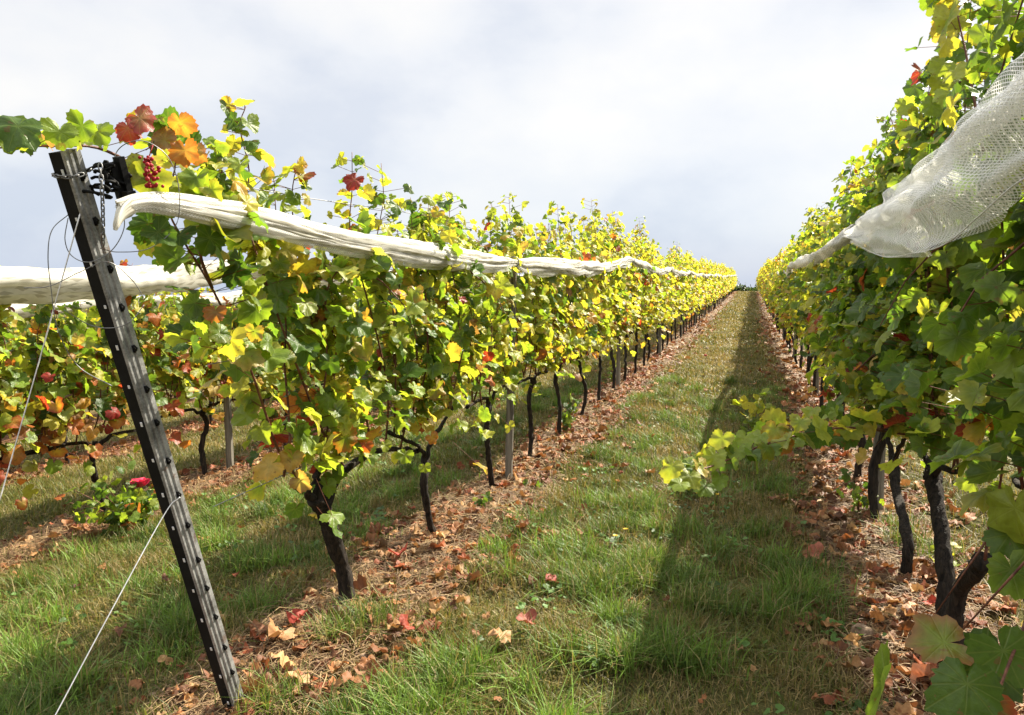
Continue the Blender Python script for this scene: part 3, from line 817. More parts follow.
tr_r4 = [[np.array([0, 0, -.05]), locr(908, 550, XR1, yr4), locr(905, 520, XR1, yr4), locr(897, 490, XR1, yr4), locr(893, 462, XR1, yr4)]]
vine_r(3, yr4, 'curved single-trunk vine of the right row standing between twin-stemmed vine and grey stake', (.73, .20, .04, .015, .015), 2.1, trunk=tr_r4)
vine_r(4, yr4 + .85, 'vine of the right row close in front of its first grey stake', (.64, .27, .07, .015, .012), 2.05)
vine_r(5, yr4 + 1.8, 'vine of the right row just beyond its first grey stake', (.46, .36, .16, .012, .012), 2.05, lod=1)
y = yr4 + 2.75; k = 6
while y < CREST - 1:
    x = XR1 + rg.normal(0, .02)
    if k < 12: lab = '%s vine of the right row, counted outward from the frame edge' % ORD[k]
    elif y < 30: lab = 'mid-slope vine of the right row with yellowing leaves, beyond its twelfth trunk'
    else: lab = 'distant yellow vine near the hilltop end of the right row'
    (K_MIDR if y < 16 else K_FAR).place((x, y, zgf(x, y)), lab, G_R1, rg, sz=.90 + .18 * rg.random())
    y += 0.95 + rg.normal(0, .05); k += 1

# ---- second and third rows to the left, and the row behind the right one
yl2 = [on_x(8, 470, XL2)[1] - .15, on_x(106, 497, XL2 - .05)[1], on_x(196, 482, XL2 - .2)[1]]
labs2 = ['low vine of the second left row at the frame edge, lower leaves turning red', 'vine of the second left row with a thin dark trunk right behind the rose bush',
         'vine of the second left row whose trunk forks just before its grey stake']
for k, y in enumerate(yl2):
    x = XL2 + [0, -.03, -.08][k]
    pt = make_vine_parts(300 + k, 1, (.30, .40, .14, .07, .08), top=1.5, n_canes=11, half=.5, cord=.58, size=.12, dens=1.35, spread=.26, topvar=.14, tr=(.022, .019))
    build_vine((x, y, zgf(x, y)), labs2[k], G_L2, pt, 1)
y = yl2[-1] + .95; k = 3
while y < 58:
    x = XL2 + rg.normal(0, .02)
    lab = ('%s vine of the second left row, glimpsed between the leaves of the netted row' % ORD[k]) if k < 9 else 'distant vine of the second left row, mostly hidden behind the netted row'
    (K_L2 if y < 14 else K_L2F).place((x, y, zgf(x, y)), lab, G_L2, rg)
    y += .95 + rg.normal(0, .05); k += 1
y = 2.6
while y < 30:
    x = XL3 + rg.normal(0, .02)
    (K_L2 if y < 8 else K_L2F).place((x, y, zgf(x, y)), 'vine of the third left row, seen only in gaps behind the second row', G_L3, rg)
    y += 1.05 + rg.normal(0, .05)
y = 4.5
while y < 26:
    x = -8.9 + rg.normal(0, .02)
    K_L2F.place((x, y, zgf(x, y)), 'vine of the fourth left row, a sliver seen under the third row', 'vines of the fourth row to the left', rg)
    y += 1.1 + rg.normal(0, .05)
y = 3.0
while y < 22:
    x = XR2 + rg.normal(0, .02)
    K_L2F.place((x, y, zgf(x, y)), 'vine of the row behind the right one, seen only in gaps between its leaves', G_R2, rg, sz=1.25)
    y += 1.0 + rg.normal(0, .05)

# ------------------------------------------------------------------ leaning steel end post
XP = -1.57
PS = .71
pb, ptp = on_x(244, 730, XP), on_x(66, 150, XP)
ax = nrm(ptp - pb); Lp = np.linalg.norm(ptp - pb)
pb = pb - ax * 0.12; Lp += 0.12
ex = np.array([1.0, 0, 0]); ey = np.cross(ax, ex)
if ey[1] < 0: ey = -ey                      # ey points up the row, ex to the path
post = empty('end_post', pb, 'leaning steel post, shade painted on its face, with a row of hooks at the near row end', 'post', 'posts of the trellis')
# rolled profile: dark flat web facing the camera, painted black for its shade, ribbed flange on the path side
prof = np.array([(-.040, -.032), (-.037, -.032), (-.037, .028), (.008, .028), (.008, -.024), (.004, -.030), (.016, -.034), (.021, -.030), (.021, -.022), (.016, -.018), (.016, -.012), (.022, -.008), (.022, .002), (.017, .006), (.017, .011),
                 (.024, .015), (.024, .034), (-.040, .034)])
def extr(prof, z0, z1):
    n = len(prof)
    A = np.array([ex * p[0] * PS + ey * p[1] * PS + ax * z0 for p in prof]); B = A + ax * (z1 - z0)
    V = np.concatenate([A, B])
    Q = [(i, (i + 1) % n, n + (i + 1) % n, n + i) for i in range(n)]
    return V, np.array(Q)
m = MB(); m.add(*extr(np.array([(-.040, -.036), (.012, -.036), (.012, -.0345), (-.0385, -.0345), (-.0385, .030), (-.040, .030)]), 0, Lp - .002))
m.build('painted_shade_web', M_BLACK, post, smooth=False)  # shade of the post's front face put into a near-black colour
prof = np.array([(.0125, -.036), (.017, -.036), (.022, -.032), (.022, -.024), (.017, -.020), (.017, -.014), (.023, -.010), (.023, .000), (.018, .004), (.018, .009), (.025, .013), (.025, .034), (-.036, .034), (-.036, .031), (.0125, .031)])
m = MB(); m.add(*extr(prof, 0, Lp))
# end caps of the thin profile
m.build('flange', M_STEEL, post, smooth=False)
nh = 16
for k in range(nh):
    z = 0.25 + (Lp - 0.32) * k / (nh - 1)
    c = ex * .020 + ey * .006 + ax * (z + .006 * math.sin(k * 2.3))
    m = MB()
    m.box(c - ex * .004 + ax * .004, (.008, .004, .020), [ex, ey, ax]); m.tube([c - ex * .004, c + ex * .003, c + ex * .007 + ax * .007, c + ex * .003 + ax * .017 - ey * .003], [.0025, .003, .0026, .002], 6)
    m.build('hook', M_BLACK, post)
    m = MB()
    c = ex * (.001 + .002 * math.sin(k * 1.7)) - ey * .0296 + ax * (z + .022)
    m.box(c, (.006, .002, .011 + .005 * math.sin(k * 3.1)), [ex, ey, ax])
    m.build('tab', M_PALEWIRE, post, smooth=False)

# chain round the top of the post and hanging down
def link_chain(P, name, label, r=.0017, L=.020, w=.006):
    P = np.asarray(P, float)
    d = np.concatenate([[0], np.cumsum(np.linalg.norm(np.diff(P, axis=0), axis=1))])
    m = MB(); s = 0; k = 0
    while s + L * .8 < d[-1]:
        a = np.array([np.interp(s, d, P[:, i]) for i in range(3)]); b = np.array([np.interp(s + L, d, P[:, i]) for i in range(3)])
        t = nrm(b - a); u = nrm(np.cross(t, [0.2, .5, .8])); v = np.cross(t, u)
        q = u if k % 2 else v
        c = (a + b) / 2
        an = np.linspace(0, 2 * PI, 13)[:-1]
        ring = np.array([c + t * (L / 2 * np.sign(math.cos(x)) * abs(math.cos(x)) ** .6) + q * (w / 1.4 * math.sin(x)) for x in an])
        ring = np.concatenate([ring, ring[:2]])
        m.tube(ring, r, 6, False)
        s += L * .72; k += 1
    return tag(m.build(name, M_WIRE), label, 'chain')
zc = Lp - .055
loop = [pb + ax * (zc + .004 * math.sin(a * 2)) + ex * (.040 * math.cos(a)) + ey * (.045 * math.sin(a)) for a in np.linspace(0.3, 2 * PI - .2, 30)]
link_chain(loop, 'chain', 'grey steel chain looped round the head of the leaning steel post')
link_chain(spline([on_x(100, 163, XP + .06), on_x(102, 190, XP + .07), on_x(103, 220, XP + .05), on_x(103, 247, XP + .035)], 8), 'chain',
           'chain hanging straight down beside the black clip bundle at the leaning post')
# bundle of black clips and strainers
bn = empty('clip_bundle', on_x(112, 182, XP + .03), 'bundle of black plastic net clips hanging beside the head of the leaning steel post', 'clips')
bo = np.array(bn.location)
rb = np.random.default_rng(9)
for k in range(13):
    c = on_x(94 + 26 * rb.random(), 162 + 36 * rb.random(), XP + .0 + .05 * rb.random()) - bo
    d1, d2 = nrm(rb.normal(0, 1, 3)), nrm(rb.normal(0, 1, 3) + [0, 0, .5])
    P = [c + d1 * .030 * math.cos(a) + d2 * .017 * math.sin(a) for a in np.linspace(0, 4.4, 9)]
    m = MB(); m.tube(P, .0034 + .0015 * rb.random(), 6); m.build('clip', M_BLACK, bn)
m = MB()
a1 = nrm(on_x(133, 205, XP + .05) - on_x(121, 160, XP + .05)); a2 = nrm(np.cross(a1, [.3, .9, .1])); a3 = np.cross(a1, a2)
m.box(on_x(125, 182, XP + .05) - bo, (.125, .030, .016), [a1, a2, a3])
m.box(on_x(129, 200, XP + .06) - bo, (.045, .045, .022), [a1, a2, a3])
m.box(on_x(119, 180, XP + .04) - bo, (.09, .018, .03), [a1, a2, a3])
m.build('strainer_block', M_BLACK, bn, smooth=False)
# loose wires
def wire(P, label, r=.0012, mat=M_WIRE, name='wire', n=10):
    m = MB(); m.tube(spline(P, n), r, 6)
    return tag(m.build(name, mat), label, 'wire', 'wires of the trellis')
wx = XP + .04
wire([on_x(110, 172, wx), on_x(118, 150, wx), on_x(134, 141, wx + .05), on_x(152, 144, wx + .08), on_x(170, 160, wx + .1), on_x(179, 190, wx + .1), on_x(176, 225, wx + .08), on_x(150, 248, wx + .05), on_x(118, 252, wx), on_x(100, 248, wx)],
     'thin dark wire bent into a big loop before the net by the leaning post')
wire([on_x(69, 214, wx - .08), on_x(52, 230, wx - .08), on_x(48, 256, wx - .08), on_x(51, 288, wx - .08), on_x(58, 330, wx - .08), on_x(78, 366, wx - .07), on_x(112, 386, wx)],
     'thin dark wire bowing out to the left of the leaning post')
wire([on_x(68, 218, wx - .07), on_x(65, 240, wx - .08), on_x(72, 256, wx - .07), on_x(90, 262, wx), on_x(112, 250, wx + .02), on_x(124, 228, wx + .04), on_x(122, 205, wx + .04)],
     'short wire curling round the leaning post below its chain')
wire([on_x(24, 288, wx - .1), on_x(50, 286, wx - .08), on_x(80, 272, wx - .03), on_x(108, 262, wx + .02), on_x(132, 280, wx + .04), on_x(145, 300, wx + .05)],
     'loose wire end sticking out to both sides of the leaning post below the loop')
wire([on_x(64, 310, wx - .08), on_x(90, 325, wx - .06), on_x(112, 328, wx), on_x(130, 322, wx + .06), on_x(144, 305, wx + .08)], 'wire wrapped once around the middle of the leaning post')
st = at_d(-60, 600, 1.9); st[2] = zgf(st[0], st[1])
wire([on_x(80, 214, wx - .03), on_x(40, 360, wx - .2) * .5 + (on_x(80, 214, wx - .03) + on_x(0, 499, wx - .25)) * .25, on_x(0, 499, wx - .25), on_x(-70, 746, wx - .35)],
     'long straight pale stay wire from the head of the leaning post down to the left', .0015, M_PALEWIRE, 'stay_wire')
wire([on_x(180, 497, wx + .01), on_x(164, 515, wx - .02), on_x(110, 613, wx - .05), on_x(57, 712, wx - .08), on_x(40, 744, wx - .09)],
     'pale stay wire tied low on the leaning post and running into the grass', .0015, M_PALEWIRE, 'stay_wire')
# row wires
def row_wire(X, h, y0, y1, label):
    ys = np.arange(y0, y1, .8)
    P = np.stack([np.full_like(ys, X), ys, zg(np.full_like(ys, X), ys) * 0 + np.array([zgf(X, q) for q in ys]) + h], -1)
    m = MB(); m.tube(P, .0016, 5)
    tag(m.build('trellis_wire', M_WIRE), label, 'wire', 'wires of the trellis')
ytop = ptp[1]
for h, w_ in ((.69, 'lowest'), (1.15, 'middle')):
    row_wire(XL1, h, 1.95, CREST - 1, '%s trellis wire of the netted row, running up the hill through its leaves' % w_)
    row_wire(XR1, h, .3, CREST - 1, '%s trellis wire of the right row, running up the hill through its leaves' % w_)
    row_wire(XL2, h, yl2[0], 57, '%s trellis wire of the second left row, running through its leaves' % w_)
row_wire(XL1, 1.72, 1.75, CREST - 1, 'top trellis wire of the netted row, running up the hill above its net')

# ------------------------------------------------------------------ wooden stakes in the rows
def stake(x, y, h, label, r=.027):
    rs = np.random.default_rng(int(y * 100))
    root = empty('wooden_stake', (x, y, zgf(x, y)), label, 'stake', 'grey stakes of the vine rows')
    zs = np.linspace(-.1, h, 9)
    lean = rs.normal(0, .012, 2)
    P = np.stack([lean[0] * zs, lean[1] * zs, zs], -1)
    m = MB(); m.tube(P, r, 9, True, .07, rs); m.build('shaft', M_WOOD, root, smooth=False)
    m = MB()
    for hz in (.69, 1.15):
        m.tube([np.array([r * 1.08 * math.cos(a), r * 1.08 * math.sin(a), hz + .002 * a]) for a in np.linspace(0, 2 * PI, 11)], .0016, 4)
    m.build('wire_tie', M_WIRE, root)
sl = on_x(506, 482, XL1)[1]
k = 0; y = sl
while y < 50:
    stake(XL1 + .02, y, 1.50, 'grey wooden stake standing between the third and fourth trunks of the netted row' if k == 0 else
          ('second grey stake up the netted row, half hidden in its leaves' if k == 1 else 'distant grey stake of the netted row, hidden among its leaves'))
    y += 4.6; k += 1
sr = on_x(873, 502, XR1)[1]
k = 0; y = sr
while y < 46:
    stake(XR1 + .02, y, 1.75, 'grey wooden stake of the right row beside a green weed clump' if k == 0 else 'distant grey stake of the right row, hidden among its leaves', .036)
    y += 4.6; k += 1
s2 = on_x(231, 487, XL2)[1]
k = 0; y = s2
while y < 40:
    stake(XL2, y, 1.3, 'grey wooden stake of the second left row, seen under the leaves past the leaning post' if k == 0 else 'distant grey stake of the second left row', .03)
    y += 4.6; k += 1
stake(XL2 + .02, yl2[0] - .35, 1.42, 'dark stake at the near end of the second left row, at the frame edge', .05)

# ------------------------------------------------------------------ bird netting
def roll(P, rv, rh, sides, seed, twist=2.2):
    """A gathered roll of netting: folds spiral slowly round it. rv, rh: half height and half width along the path."""
    P = np.asarray(P, float); n = len(P)
    d = np.concatenate([[0], np.cumsum(np.linalg.norm(np.diff(P, axis=0), axis=1))])
    t = nrm(np.gradient(P, axis=0))
    side = nrm(np.cross(t, [0, 0, 1.0])); up = np.cross(side, t)
    an = np.arange(sides) * 2 * PI / sides
    A, D = np.meshgrid(an, d)
    f = 1 + 0.16 * np.sin(3 * A + twist * D + 3 * vnoise(D * 1.1, D * 0, seed)) + 0.09 * np.sin(8 * A - 1.3 * D * twist + 4 * vnoise(D * 2, D * 0, seed + 3)) + 0.06 * np.sin(13 * A + 2 * D) + 0.30 * (vnoise(A * 2.2 + 9, D * 3.0, seed + 1) - .5) + 0.16 * (vnoise(A * 4 + 3, D * 9.0, seed + 2) - .5)
    cz = np.abs(np.sin(2.5 * A + 1.7 * D + 2.5 * vnoise(D * 1.7, D * 0, seed + 9)))
    cz2 = np.abs(np.sin(4.5 * A - 2.3 * D + 2.0 * vnoise(D * 2.6, D * 0 + 4, seed + 11)))
    f = f - .34 * (1 - cz) ** 3 - .20 * (1 - cz2) ** 4 + .20 * (vnoise(A * 3 + 1, D * 5, seed + 12) - .5)
    V = P[:, None] + (f * np.cos(A) * rh[:, None])[..., None] * side[:, None] + (f * np.sin(A) * rv[:, None])[..., None] * up[:, None]
    uv = np.stack([D, A * 0.05], -1)
    i = np.arange(n - 1)[:, None] * sides; j = np.arange(sides)[None]; j2 = (j + 1) % sides
    Q = np.stack([i + j, i + j2, i + sides + j2, i + sides + j], -1).reshape(-1, 4)
    return V.reshape(-1, 3), Q, uv.reshape(-1, 2)
def net_thing(P, rv, rh, label, seed, sides=24, ties=(), mat=M_NET, loose=False):
    root = empty('rolled_net', P[0], label, 'netting', 'white bird nets rolled up along the rows')
    V, Q, uv = roll(P - P[0], rv, rh, sides, seed)
    mk('roll', V, Q, mat, root, uv=uv)
    if loose:
        V, Q, uv = roll(P - P[0] + np.array([0, 0, -.004]), rv * 1.16, rh * 1.15, sides, seed + 50, 3.1)
        mk('loose_layer', V, Q, M_NETOPEN, root, uv=uv * [2.0, 2.4])
    for (p, r) in ties:
        m = MB()
        m.tube([p - P[0] + np.array([r * math.cos(a), 0, r * math.sin(a)]) for a in np.linspace(0, 2 * PI, 13)], .004, 5)
        m.build('tie', M_WIRE, root)
    return root
XN = XL1 + 0.17
keys = [(118, 206), (150, 201), (200, 209), (250, 219), (300, 231), (350, 242), (400, 250), (450, 258), (490, 263), (514, 262)]
kp = np.array([on_x(a, b, XN) for a, b in keys])
P1 = spline(kp, 14)
ysn = P1[-1][1]; zsn = P1[-1][2]
far = []
y = ysn
ties = [(P1[-1], .034)]
hts = [zsn - zgf(XN, ysn)]
rn = np.random.default_rng(3)
y0 = ysn; h0 = hts[0]
while y0 < CREST - 6:
    span = 4.6; h1 = 1.60 + rn.normal(0, .02); sag = .05 + .05 * rn.random()
    for s in np.linspace(0, 1, 24 if y0 < 25 else 10)[1:]:
        yy = y0 + s * span
        far.append((XN + .02 * math.sin(yy * 1.3) + .07 * min(1, (yy - ysn) / 4), yy, zgf(XN, yy) + h0 + (h1 - h0) * s - sag * 4 * s * (1 - s)))
    y0 += span; h0 = h1
    ties.append((np.array(far[-1]), .034))
PN = np.concatenate([P1, np.array(far)])
d1 = PN[:, 1]
rv = np.full(len(PN), .046) * (0.75 + 0.5 * vnoise(d1 * .9, d1 * 0, 8))
for (p, r) in ties: rv = rv * (1 - 0.60 * np.exp(-((d1 - p[1]) / .16) ** 2))
tt = np.clip((d1 - d1[0]) / .45, 0, 1)
rv = rv * (0.34 + 0.66 * tt ** .7)
net_thing(PN, rv * .95, rv * .6, 'long roll of white bird net tied along the netted row left of the path', 12, 72, ties, loose=True)
# loose tail of the net at the post
m = MB()
a = on_x(124, 206, XN); 
tl = spline([on_x(130, 205, XN), on_x(121, 213, XN + .01), on_x(117, 222, XN + .02), on_x(115, 230, XN + .02)], 6)
V, Q, uv = roll(tl, np.linspace(.024, .004, len(tl)), np.linspace(.012, .004, len(tl)), 14, 4)
m_ = tag(mk('net_tail', V, Q, M_NET, uv=uv), 'frayed white end of the net roll dangling below the black clip bundle', 'netting', 'white bird nets rolled up along the rows')

# second row: a bulkier net and below it the net of the third row
def far_net(X, off, h, y0, y1, r, label, seed, sagk=.06):
    ys = np.arange(y0, y1, .12)
    z = np.array([zgf(X, q) for q in ys]) + h - sagk * np.abs(np.sin((ys - y0) * PI / 4.6)) + .05 * (vnoise(ys * .8, ys * 0, seed) - .5)
    P = np.stack([np.full_like(ys, X + off), ys, z], -1)
    rv = r * (0.8 + .4 * vnoise(ys * .7, ys * 0, seed + 5)) * (1 - .45 * np.abs(np.cos((ys - y0) * PI / 4.6)) ** 14)
    net_thing(P, rv, rv * .6, label, seed, 20)
far_net(XL2, .16, 1.66, .9, 50, .095, 'thick white net roll along the second left row, passing behind the leaning post', 21)
far_net(XL3, .16, 1.62, 1.5, 30, .085, 'white net roll of the third left row, just below the thick one', 31)

# right row: the net hangs open near the camera and is gathered into a thin roll farther on
XQ = 0.44
upk = [(1300, -170), (1150, -40), (1075, 30), (1024, 74), (985, 112), (940, 152), (900, 188), (868, 218), (850, 233)]
lok = [(1300, 20), (1150, 120), (1075, 158), (1024, 183), (985, 216), (950, 244), (918, 253), (885, 256), (853, 241)]
U = spline(np.array([on_x(a, b, XQ + .03) for a, b in upk]), 10)
Lw = spline(np.array([on_x(a, b, XQ - .03) for a, b in lok]), 10)
nv = len(U)
dU = np.concatenate([[0], np.cumsum(np.linalg.norm(np.diff(U, axis=0), axis=1))])
net_r = empty('open_net', tuple(U[-1]), 'white bird net hanging open in a wide sagging pouch on the right row', 'netting', 'white bird nets rolled up along the rows')
o = U[-1]
def sheet(name, bulge, seed, f0, f1, uvs=(1, 1), mat=M_NETOPEN):
    m_ = 30
    f = np.linspace(f0, f1, m_)
    Vv = np.zeros((nv, m_, 3)); UVv = np.zeros((nv, m_, 2))
    for j, ff in enumerate(f):
        B = U * (1 - ff) + Lw * ff
        wave = 0.020 * np.sin(ff * 14 + dU * 5 + seed) * np.clip(dU[-1] - dU, 0, 1) + 0.05 * (vnoise(dU * 4 + seed * 7, dU * 0 + ff * 5, seed) - .5)
        B = B + np.outer(-bulge * math.sin(PI * ff) * np.clip((dU[-1] - dU) * 3, .15, 1) + wave, [1, 0, 0]) + np.outer(0.02 * (vnoise(dU * 3 + seed, dU * 0 + ff * 3, seed + 1) - .5), [0, 0, 1])
        Vv[:, j] = B
    wd = np.linalg.norm(U - Lw, axis=1)
    # metric uv: threads stay the same size, gathered toward the tie
    UVv[..., 0] = dU[:, None] * uvs[0] + 0.10 * f[None]
    UVv[..., 1] = (f[None] - .5) * (0.06 + wd[:, None]) * uvs[1] * 1.1
    i = np.arange(nv - 1)[:, None] * m_; j = np.arange(m_ - 1)[None]
    Q = np.stack([i + j, i + j + 1, i + m_ + j + 1, i + m_ + j], -1).reshape(-1, 4)
    mk(name, Vv.reshape(-1, 3) - o, Q, mat, net_r, uv=UVv.reshape(-1, 2))
sheet('sheet', .07, 1, 0, 1)
sheet('sheet', -.03, 2, 0, 1, (1.1, 1.2))
sheet('sheet', .05, 3, 0, .55, (.9, 1.1))
sheet('sheet', .01, 5, -.03, .32, (1.3, 1.4))
hem = np.array(Lw) - o + [-.01, 0, 0]
m = MB(); m.tube(hem, .0016, 6); m.build('hem', M_PALEWIRE, net_r)
# thin roll beyond the pouch
kr = [(858, 230), (845, 238), (828, 250), (812, 260), (800, 263), (790, 266)]
PR = spline(np.array([on_x(a, b, XQ + .0) for a, b in kr]), 12)
yy = PR[-1][1]; ys = np.arange(yy + .1, 30, .15)
hz0 = PR[-1][2]
PR2 = np.stack([np.full_like(ys, XQ + .0) + .12 * np.clip((ys - yy) / 3, 0, 1), ys, hz0 + (np.array([zgf(XR1, q) for q in ys]) - zgf(XR1, yy)) + .04 * (np.cos((ys - yy) * 1.4) - 1)], -1)
PR = np.concatenate([PR, PR2])
rv = .045 * (.8 + .4 * vnoise(PR[:, 1], PR[:, 1] * 0, 6)); rv[:8] *= np.linspace(.5, 1, 8)
net_thing(PR, rv, rv * .7, 'thin gathered roll of white net along the right row beyond the sagging pouch', 41, 16, [(PR[1], .03)])

# ------------------------------------------------------------------ grass, straw and fallen leaves
def scatter(rng, n, x0, x1, y0, y1):
    return rng.uniform(x0, x1, n), rng.uniform(y0, y1, n)
def blades(rng, x, y, h, w, col, lean=.6):
    n = len(x); z = zg(x, y) - .004
    a = rng.random(n) * 2 * PI
    d = np.stack([np.cos(a), np.sin(a)], -1); s = np.stack([-d[:, 1], d[:, 0]], -1)
    ln = np.abs(rng.normal(0, lean, n)) + .1
    b0 = np.stack([x, y, z], -1)
    def pt(f, wf, sgn):
        q = b0.copy()
        q[:, :2] += d * (h * ln * f ** 1.8)[:, None] + s * (w * wf * sgn)[:, None]
        q[:, 2] += h * f * (1 - .35 * np.minimum(ln, 1.5) * f)
        return q
    V = np.stack([pt(0, 1, 1), pt(0, 1, -1), pt(.5, .8, 1), pt(.5, .8, -1), pt(1, 0, 0)], 1)
    T = np.array([[0, 1, 3], [0, 3, 2], [2, 3, 4]])
    TT = T[None] + (np.arange(n) * 5)[:, None, None]
    cc = np.repeat(col[:, None], 5, 1)
    return V.reshape(-1, 3), TT.reshape(-1, 3), cc.reshape(-1, 3)
class Acc:
    def __init__(s): s.V, s.T, s.C, s.n = [], [], [], 0
    def add(s, V, T, c): s.V.append(V); s.T.append(T + s.n); s.C.append(c); s.n += len(V)
    def build(s, name, mat): return mk(name, np.concatenate(s.V), np.concatenate(s.T), mat, col=np.concatenate(s.C))
rg = np.random.default_rng(500)
gr = Acc()
lanes = [(-1.60, .62, 1.0), (-4.1, -1.5, 1.0), (-6.5, -4.2, .6), (-8.9, -6.4, .35), (.8, 3.1, .35)]
bands = [(1.0, 3.2, 8500, .0021, 1.0), (3.2, 5.5, 6500, .0026, 1.0), (5.5, 9, 3400, .0037, .95), (9, 16, 1500, .0055, .9), (16, 30, 480, .011, .85), (30, 80, 130, .024, .8)]
for (x0, x1, dk) in lanes:
    for (y0, y1, dn, w, hs) in bands:
        if dk < 1 and y0 > 20: continue
        n = int((x1 - x0) * (y1 - y0) * dn * dk)
        x, y = scatter(rg, n, x0, x1, y0, y1)
        tuft = vnoise(x * 4.5, y * 4.5, 20); patch = vnoise(x * 1.1, y * .9, 21); dryn = vnoise(x * 2.3, y * 1.7, 22)
        sm_ = strip_mask(x, y)
        keep = rg.random(n) < np.clip(1 - sm_ * .93, 0, 1) * np.clip(.55 + 1.1 * tuft, 0, 1)
        x, y, tuft, patch, dryn = x[keep], y[keep], tuft[keep], patch[keep], dryn[keep]; n = len(x)
        h = hs * (.030 + .085 * tuft ** 2 + .032 * patch) * (.45 + .95 * rg.random(n))
        g1, g2 = np.array([.048, .076, .011]), np.array([.15, .165, .024]); dry = np.array([.27, .20, .08]); olive = np.array([.145, .120, .033])
        r = rg.random(n)[:, None]
        col = g1 * (1 - r) + g2 * r
        pd = np.clip((dryn - .28) * 1.6 + .36, 0, .88) * np.clip(.7 + y / 14, 0, 1.15)
        pd = np.clip(pd + .40 * np.exp(-((x + .40) / .34) ** 2) * np.clip((y - 2.2) / 4, 0, 1), 0, 1.2)
        lushn = np.clip((patch - .45) * 2, 0, 1)
        isd = rg.random(n) < pd * .7 * (1 - .6 * lushn)
        iso = (~isd) & (rg.random(n) < .35 + np.clip(y / 40, 0, .4))
        col[isd] = dry * (.6 + .7 * rg.random((isd.sum(), 1)))
        col[iso] = olive * (.7 + .6 * rg.random((iso.sum(), 1)))
        h = np.where(isd, h * .8, h)
        gr.add(*blades(rg, x, y, h, w * (.6 + .8 * rg.random(n)), col, .85))
# coarser tufts of long grass
for k in range(330):
    lane = (-1.25, .35) if k % 2 else (-3.6, -1.95)
    cx, cy = rg.uniform(*lane), 1.6 + 9 * rg.random() ** 1.5
    n = int(90 + 130 * rg.random()); rr = .03 + .05 * rg.random()
    x = cx + rg.normal(0, rr, n); y = cy + rg.normal(0, rr, n)
    h = (.07 + .10 * rg.random(n)) * (.8 + .4 * rg.random())
    g = np.array([.085, .145, .018]) * (.7 + .9 * rg.random()); col = g * (.7 + .7 * rg.random((n, 1)))
    dd = rg.random(n) < .12; col[dd] = np.array([.28, .23, .10])
    gr.add(*blades(rg, x, y, h, .0022 * (.7 + .7 * rg.random(n)), col, .75))
for (px, py) in [(372, 625), (905, 545), (265, 708), (340, 640), (900, 530), (940, 560), (650, 560), (640, 585), (590, 590), (690, 610)]:
    d = ray(px, py); p = CAM + d * (CAM_H / -d[2])
    n = 260
    x = p[0] + rg.normal(0, .055, n); y = p[1] + rg.normal(0, .055, n)
    h = (.08 + .10 * rg.random(n))
    col = np.array([.10, .16, .02]) * (.5 + .9 * rg.random((n, 1)))
    dd = rg.random(n) < .25; col[dd] = np.array([.30, .25, .10])
    gr.add(*blades(rg, x, y, h, .002 * (.7 + .7 * rg.random(n)), col, .7))
tag(gr.build('grass', M_GRASS), 'patchy green and straw-coloured grass of the lanes between the vine rows', 'grass', kind='stuff')

# clover and other small broad leaves among the blades
cl = Leaves()
for k in range(260):
    lane = (-1.25, .4) if k % 2 else (-3.7, -1.95)
    cx, cy = rg.uniform(*lane), 1.6 + 8 * rg.random() ** 1.4
    g = np.array([.06, .12, .018]) * (.6 + .9 * rg.random())
    for q in range(int(4 + 10 * rg.random())):
        x, y = cx + rg.normal(0, .05), cy + rg.normal(0, .05)
        cl.add(np.array([x, y, zgf(x, y) + .02 + .035 * rg.random()]), np.array([rg.normal(0, .4), rg.normal(0, .4), 1.0]), rg.normal(0, 1, 3) * [1, 1, .3], .018 + .022 * rg.random(), g, g * 1.1, .8)
V, T, c, uv = cl.mesh(2, rg)
tag(mk('clover', V, T, M_GRASS, col=c), 'clover and small broad leaves growing in the grass', 'clover', kind='stuff')

# straw and prunings on the bare strips
sa = Acc()
def straws(rng, x, y, L, w, zoff, col):
    n = len(x); a = rng.random(n) * 2 * PI; el = rng.normal(.05, .22, n)
    d = np.stack([np.cos(a) * np.cos(el), np.sin(a) * np.cos(el), np.sin(el)], -1)
    s = np.stack([-np.sin(a), np.cos(a), 0 * a], -1)
    c = np.stack([x, y, zg(x, y) + zoff], -1)
    bend = rng.normal(0, .12, n)
    def q(f, sg):
        return c + d * (L * (f - .5))[:, None] + s * (w * sg + bend * L * (f - .5) ** 2 * 2)[:, None] + np.array([0, 0, 1.0]) * (np.abs(w) * .8 * (sg == 0))[:, None] - np.outer(L * .5 * np.abs(f - .5) ** 2, [0, 0, 1])
    V = []
    for f in (0, .33, .67, 1.0):
        V += [q(f, 1), q(f, 0), q(f, -1)]
    V = np.stack(V, 1)
    T = []
    for k in range(3):
        o = 3 * k
        for j in range(2): T += [[o + j, o + j + 1, o + 4 + j], [o + j, o + 4 + j, o + 3 + j]]
    TT = np.array(T)[None] + (np.arange(n) * 12)[:, None, None]
    return V.reshape(-1, 3), TT.reshape(-1, 3), np.repeat(col[:, None], 12, 1).reshape(-1, 3)
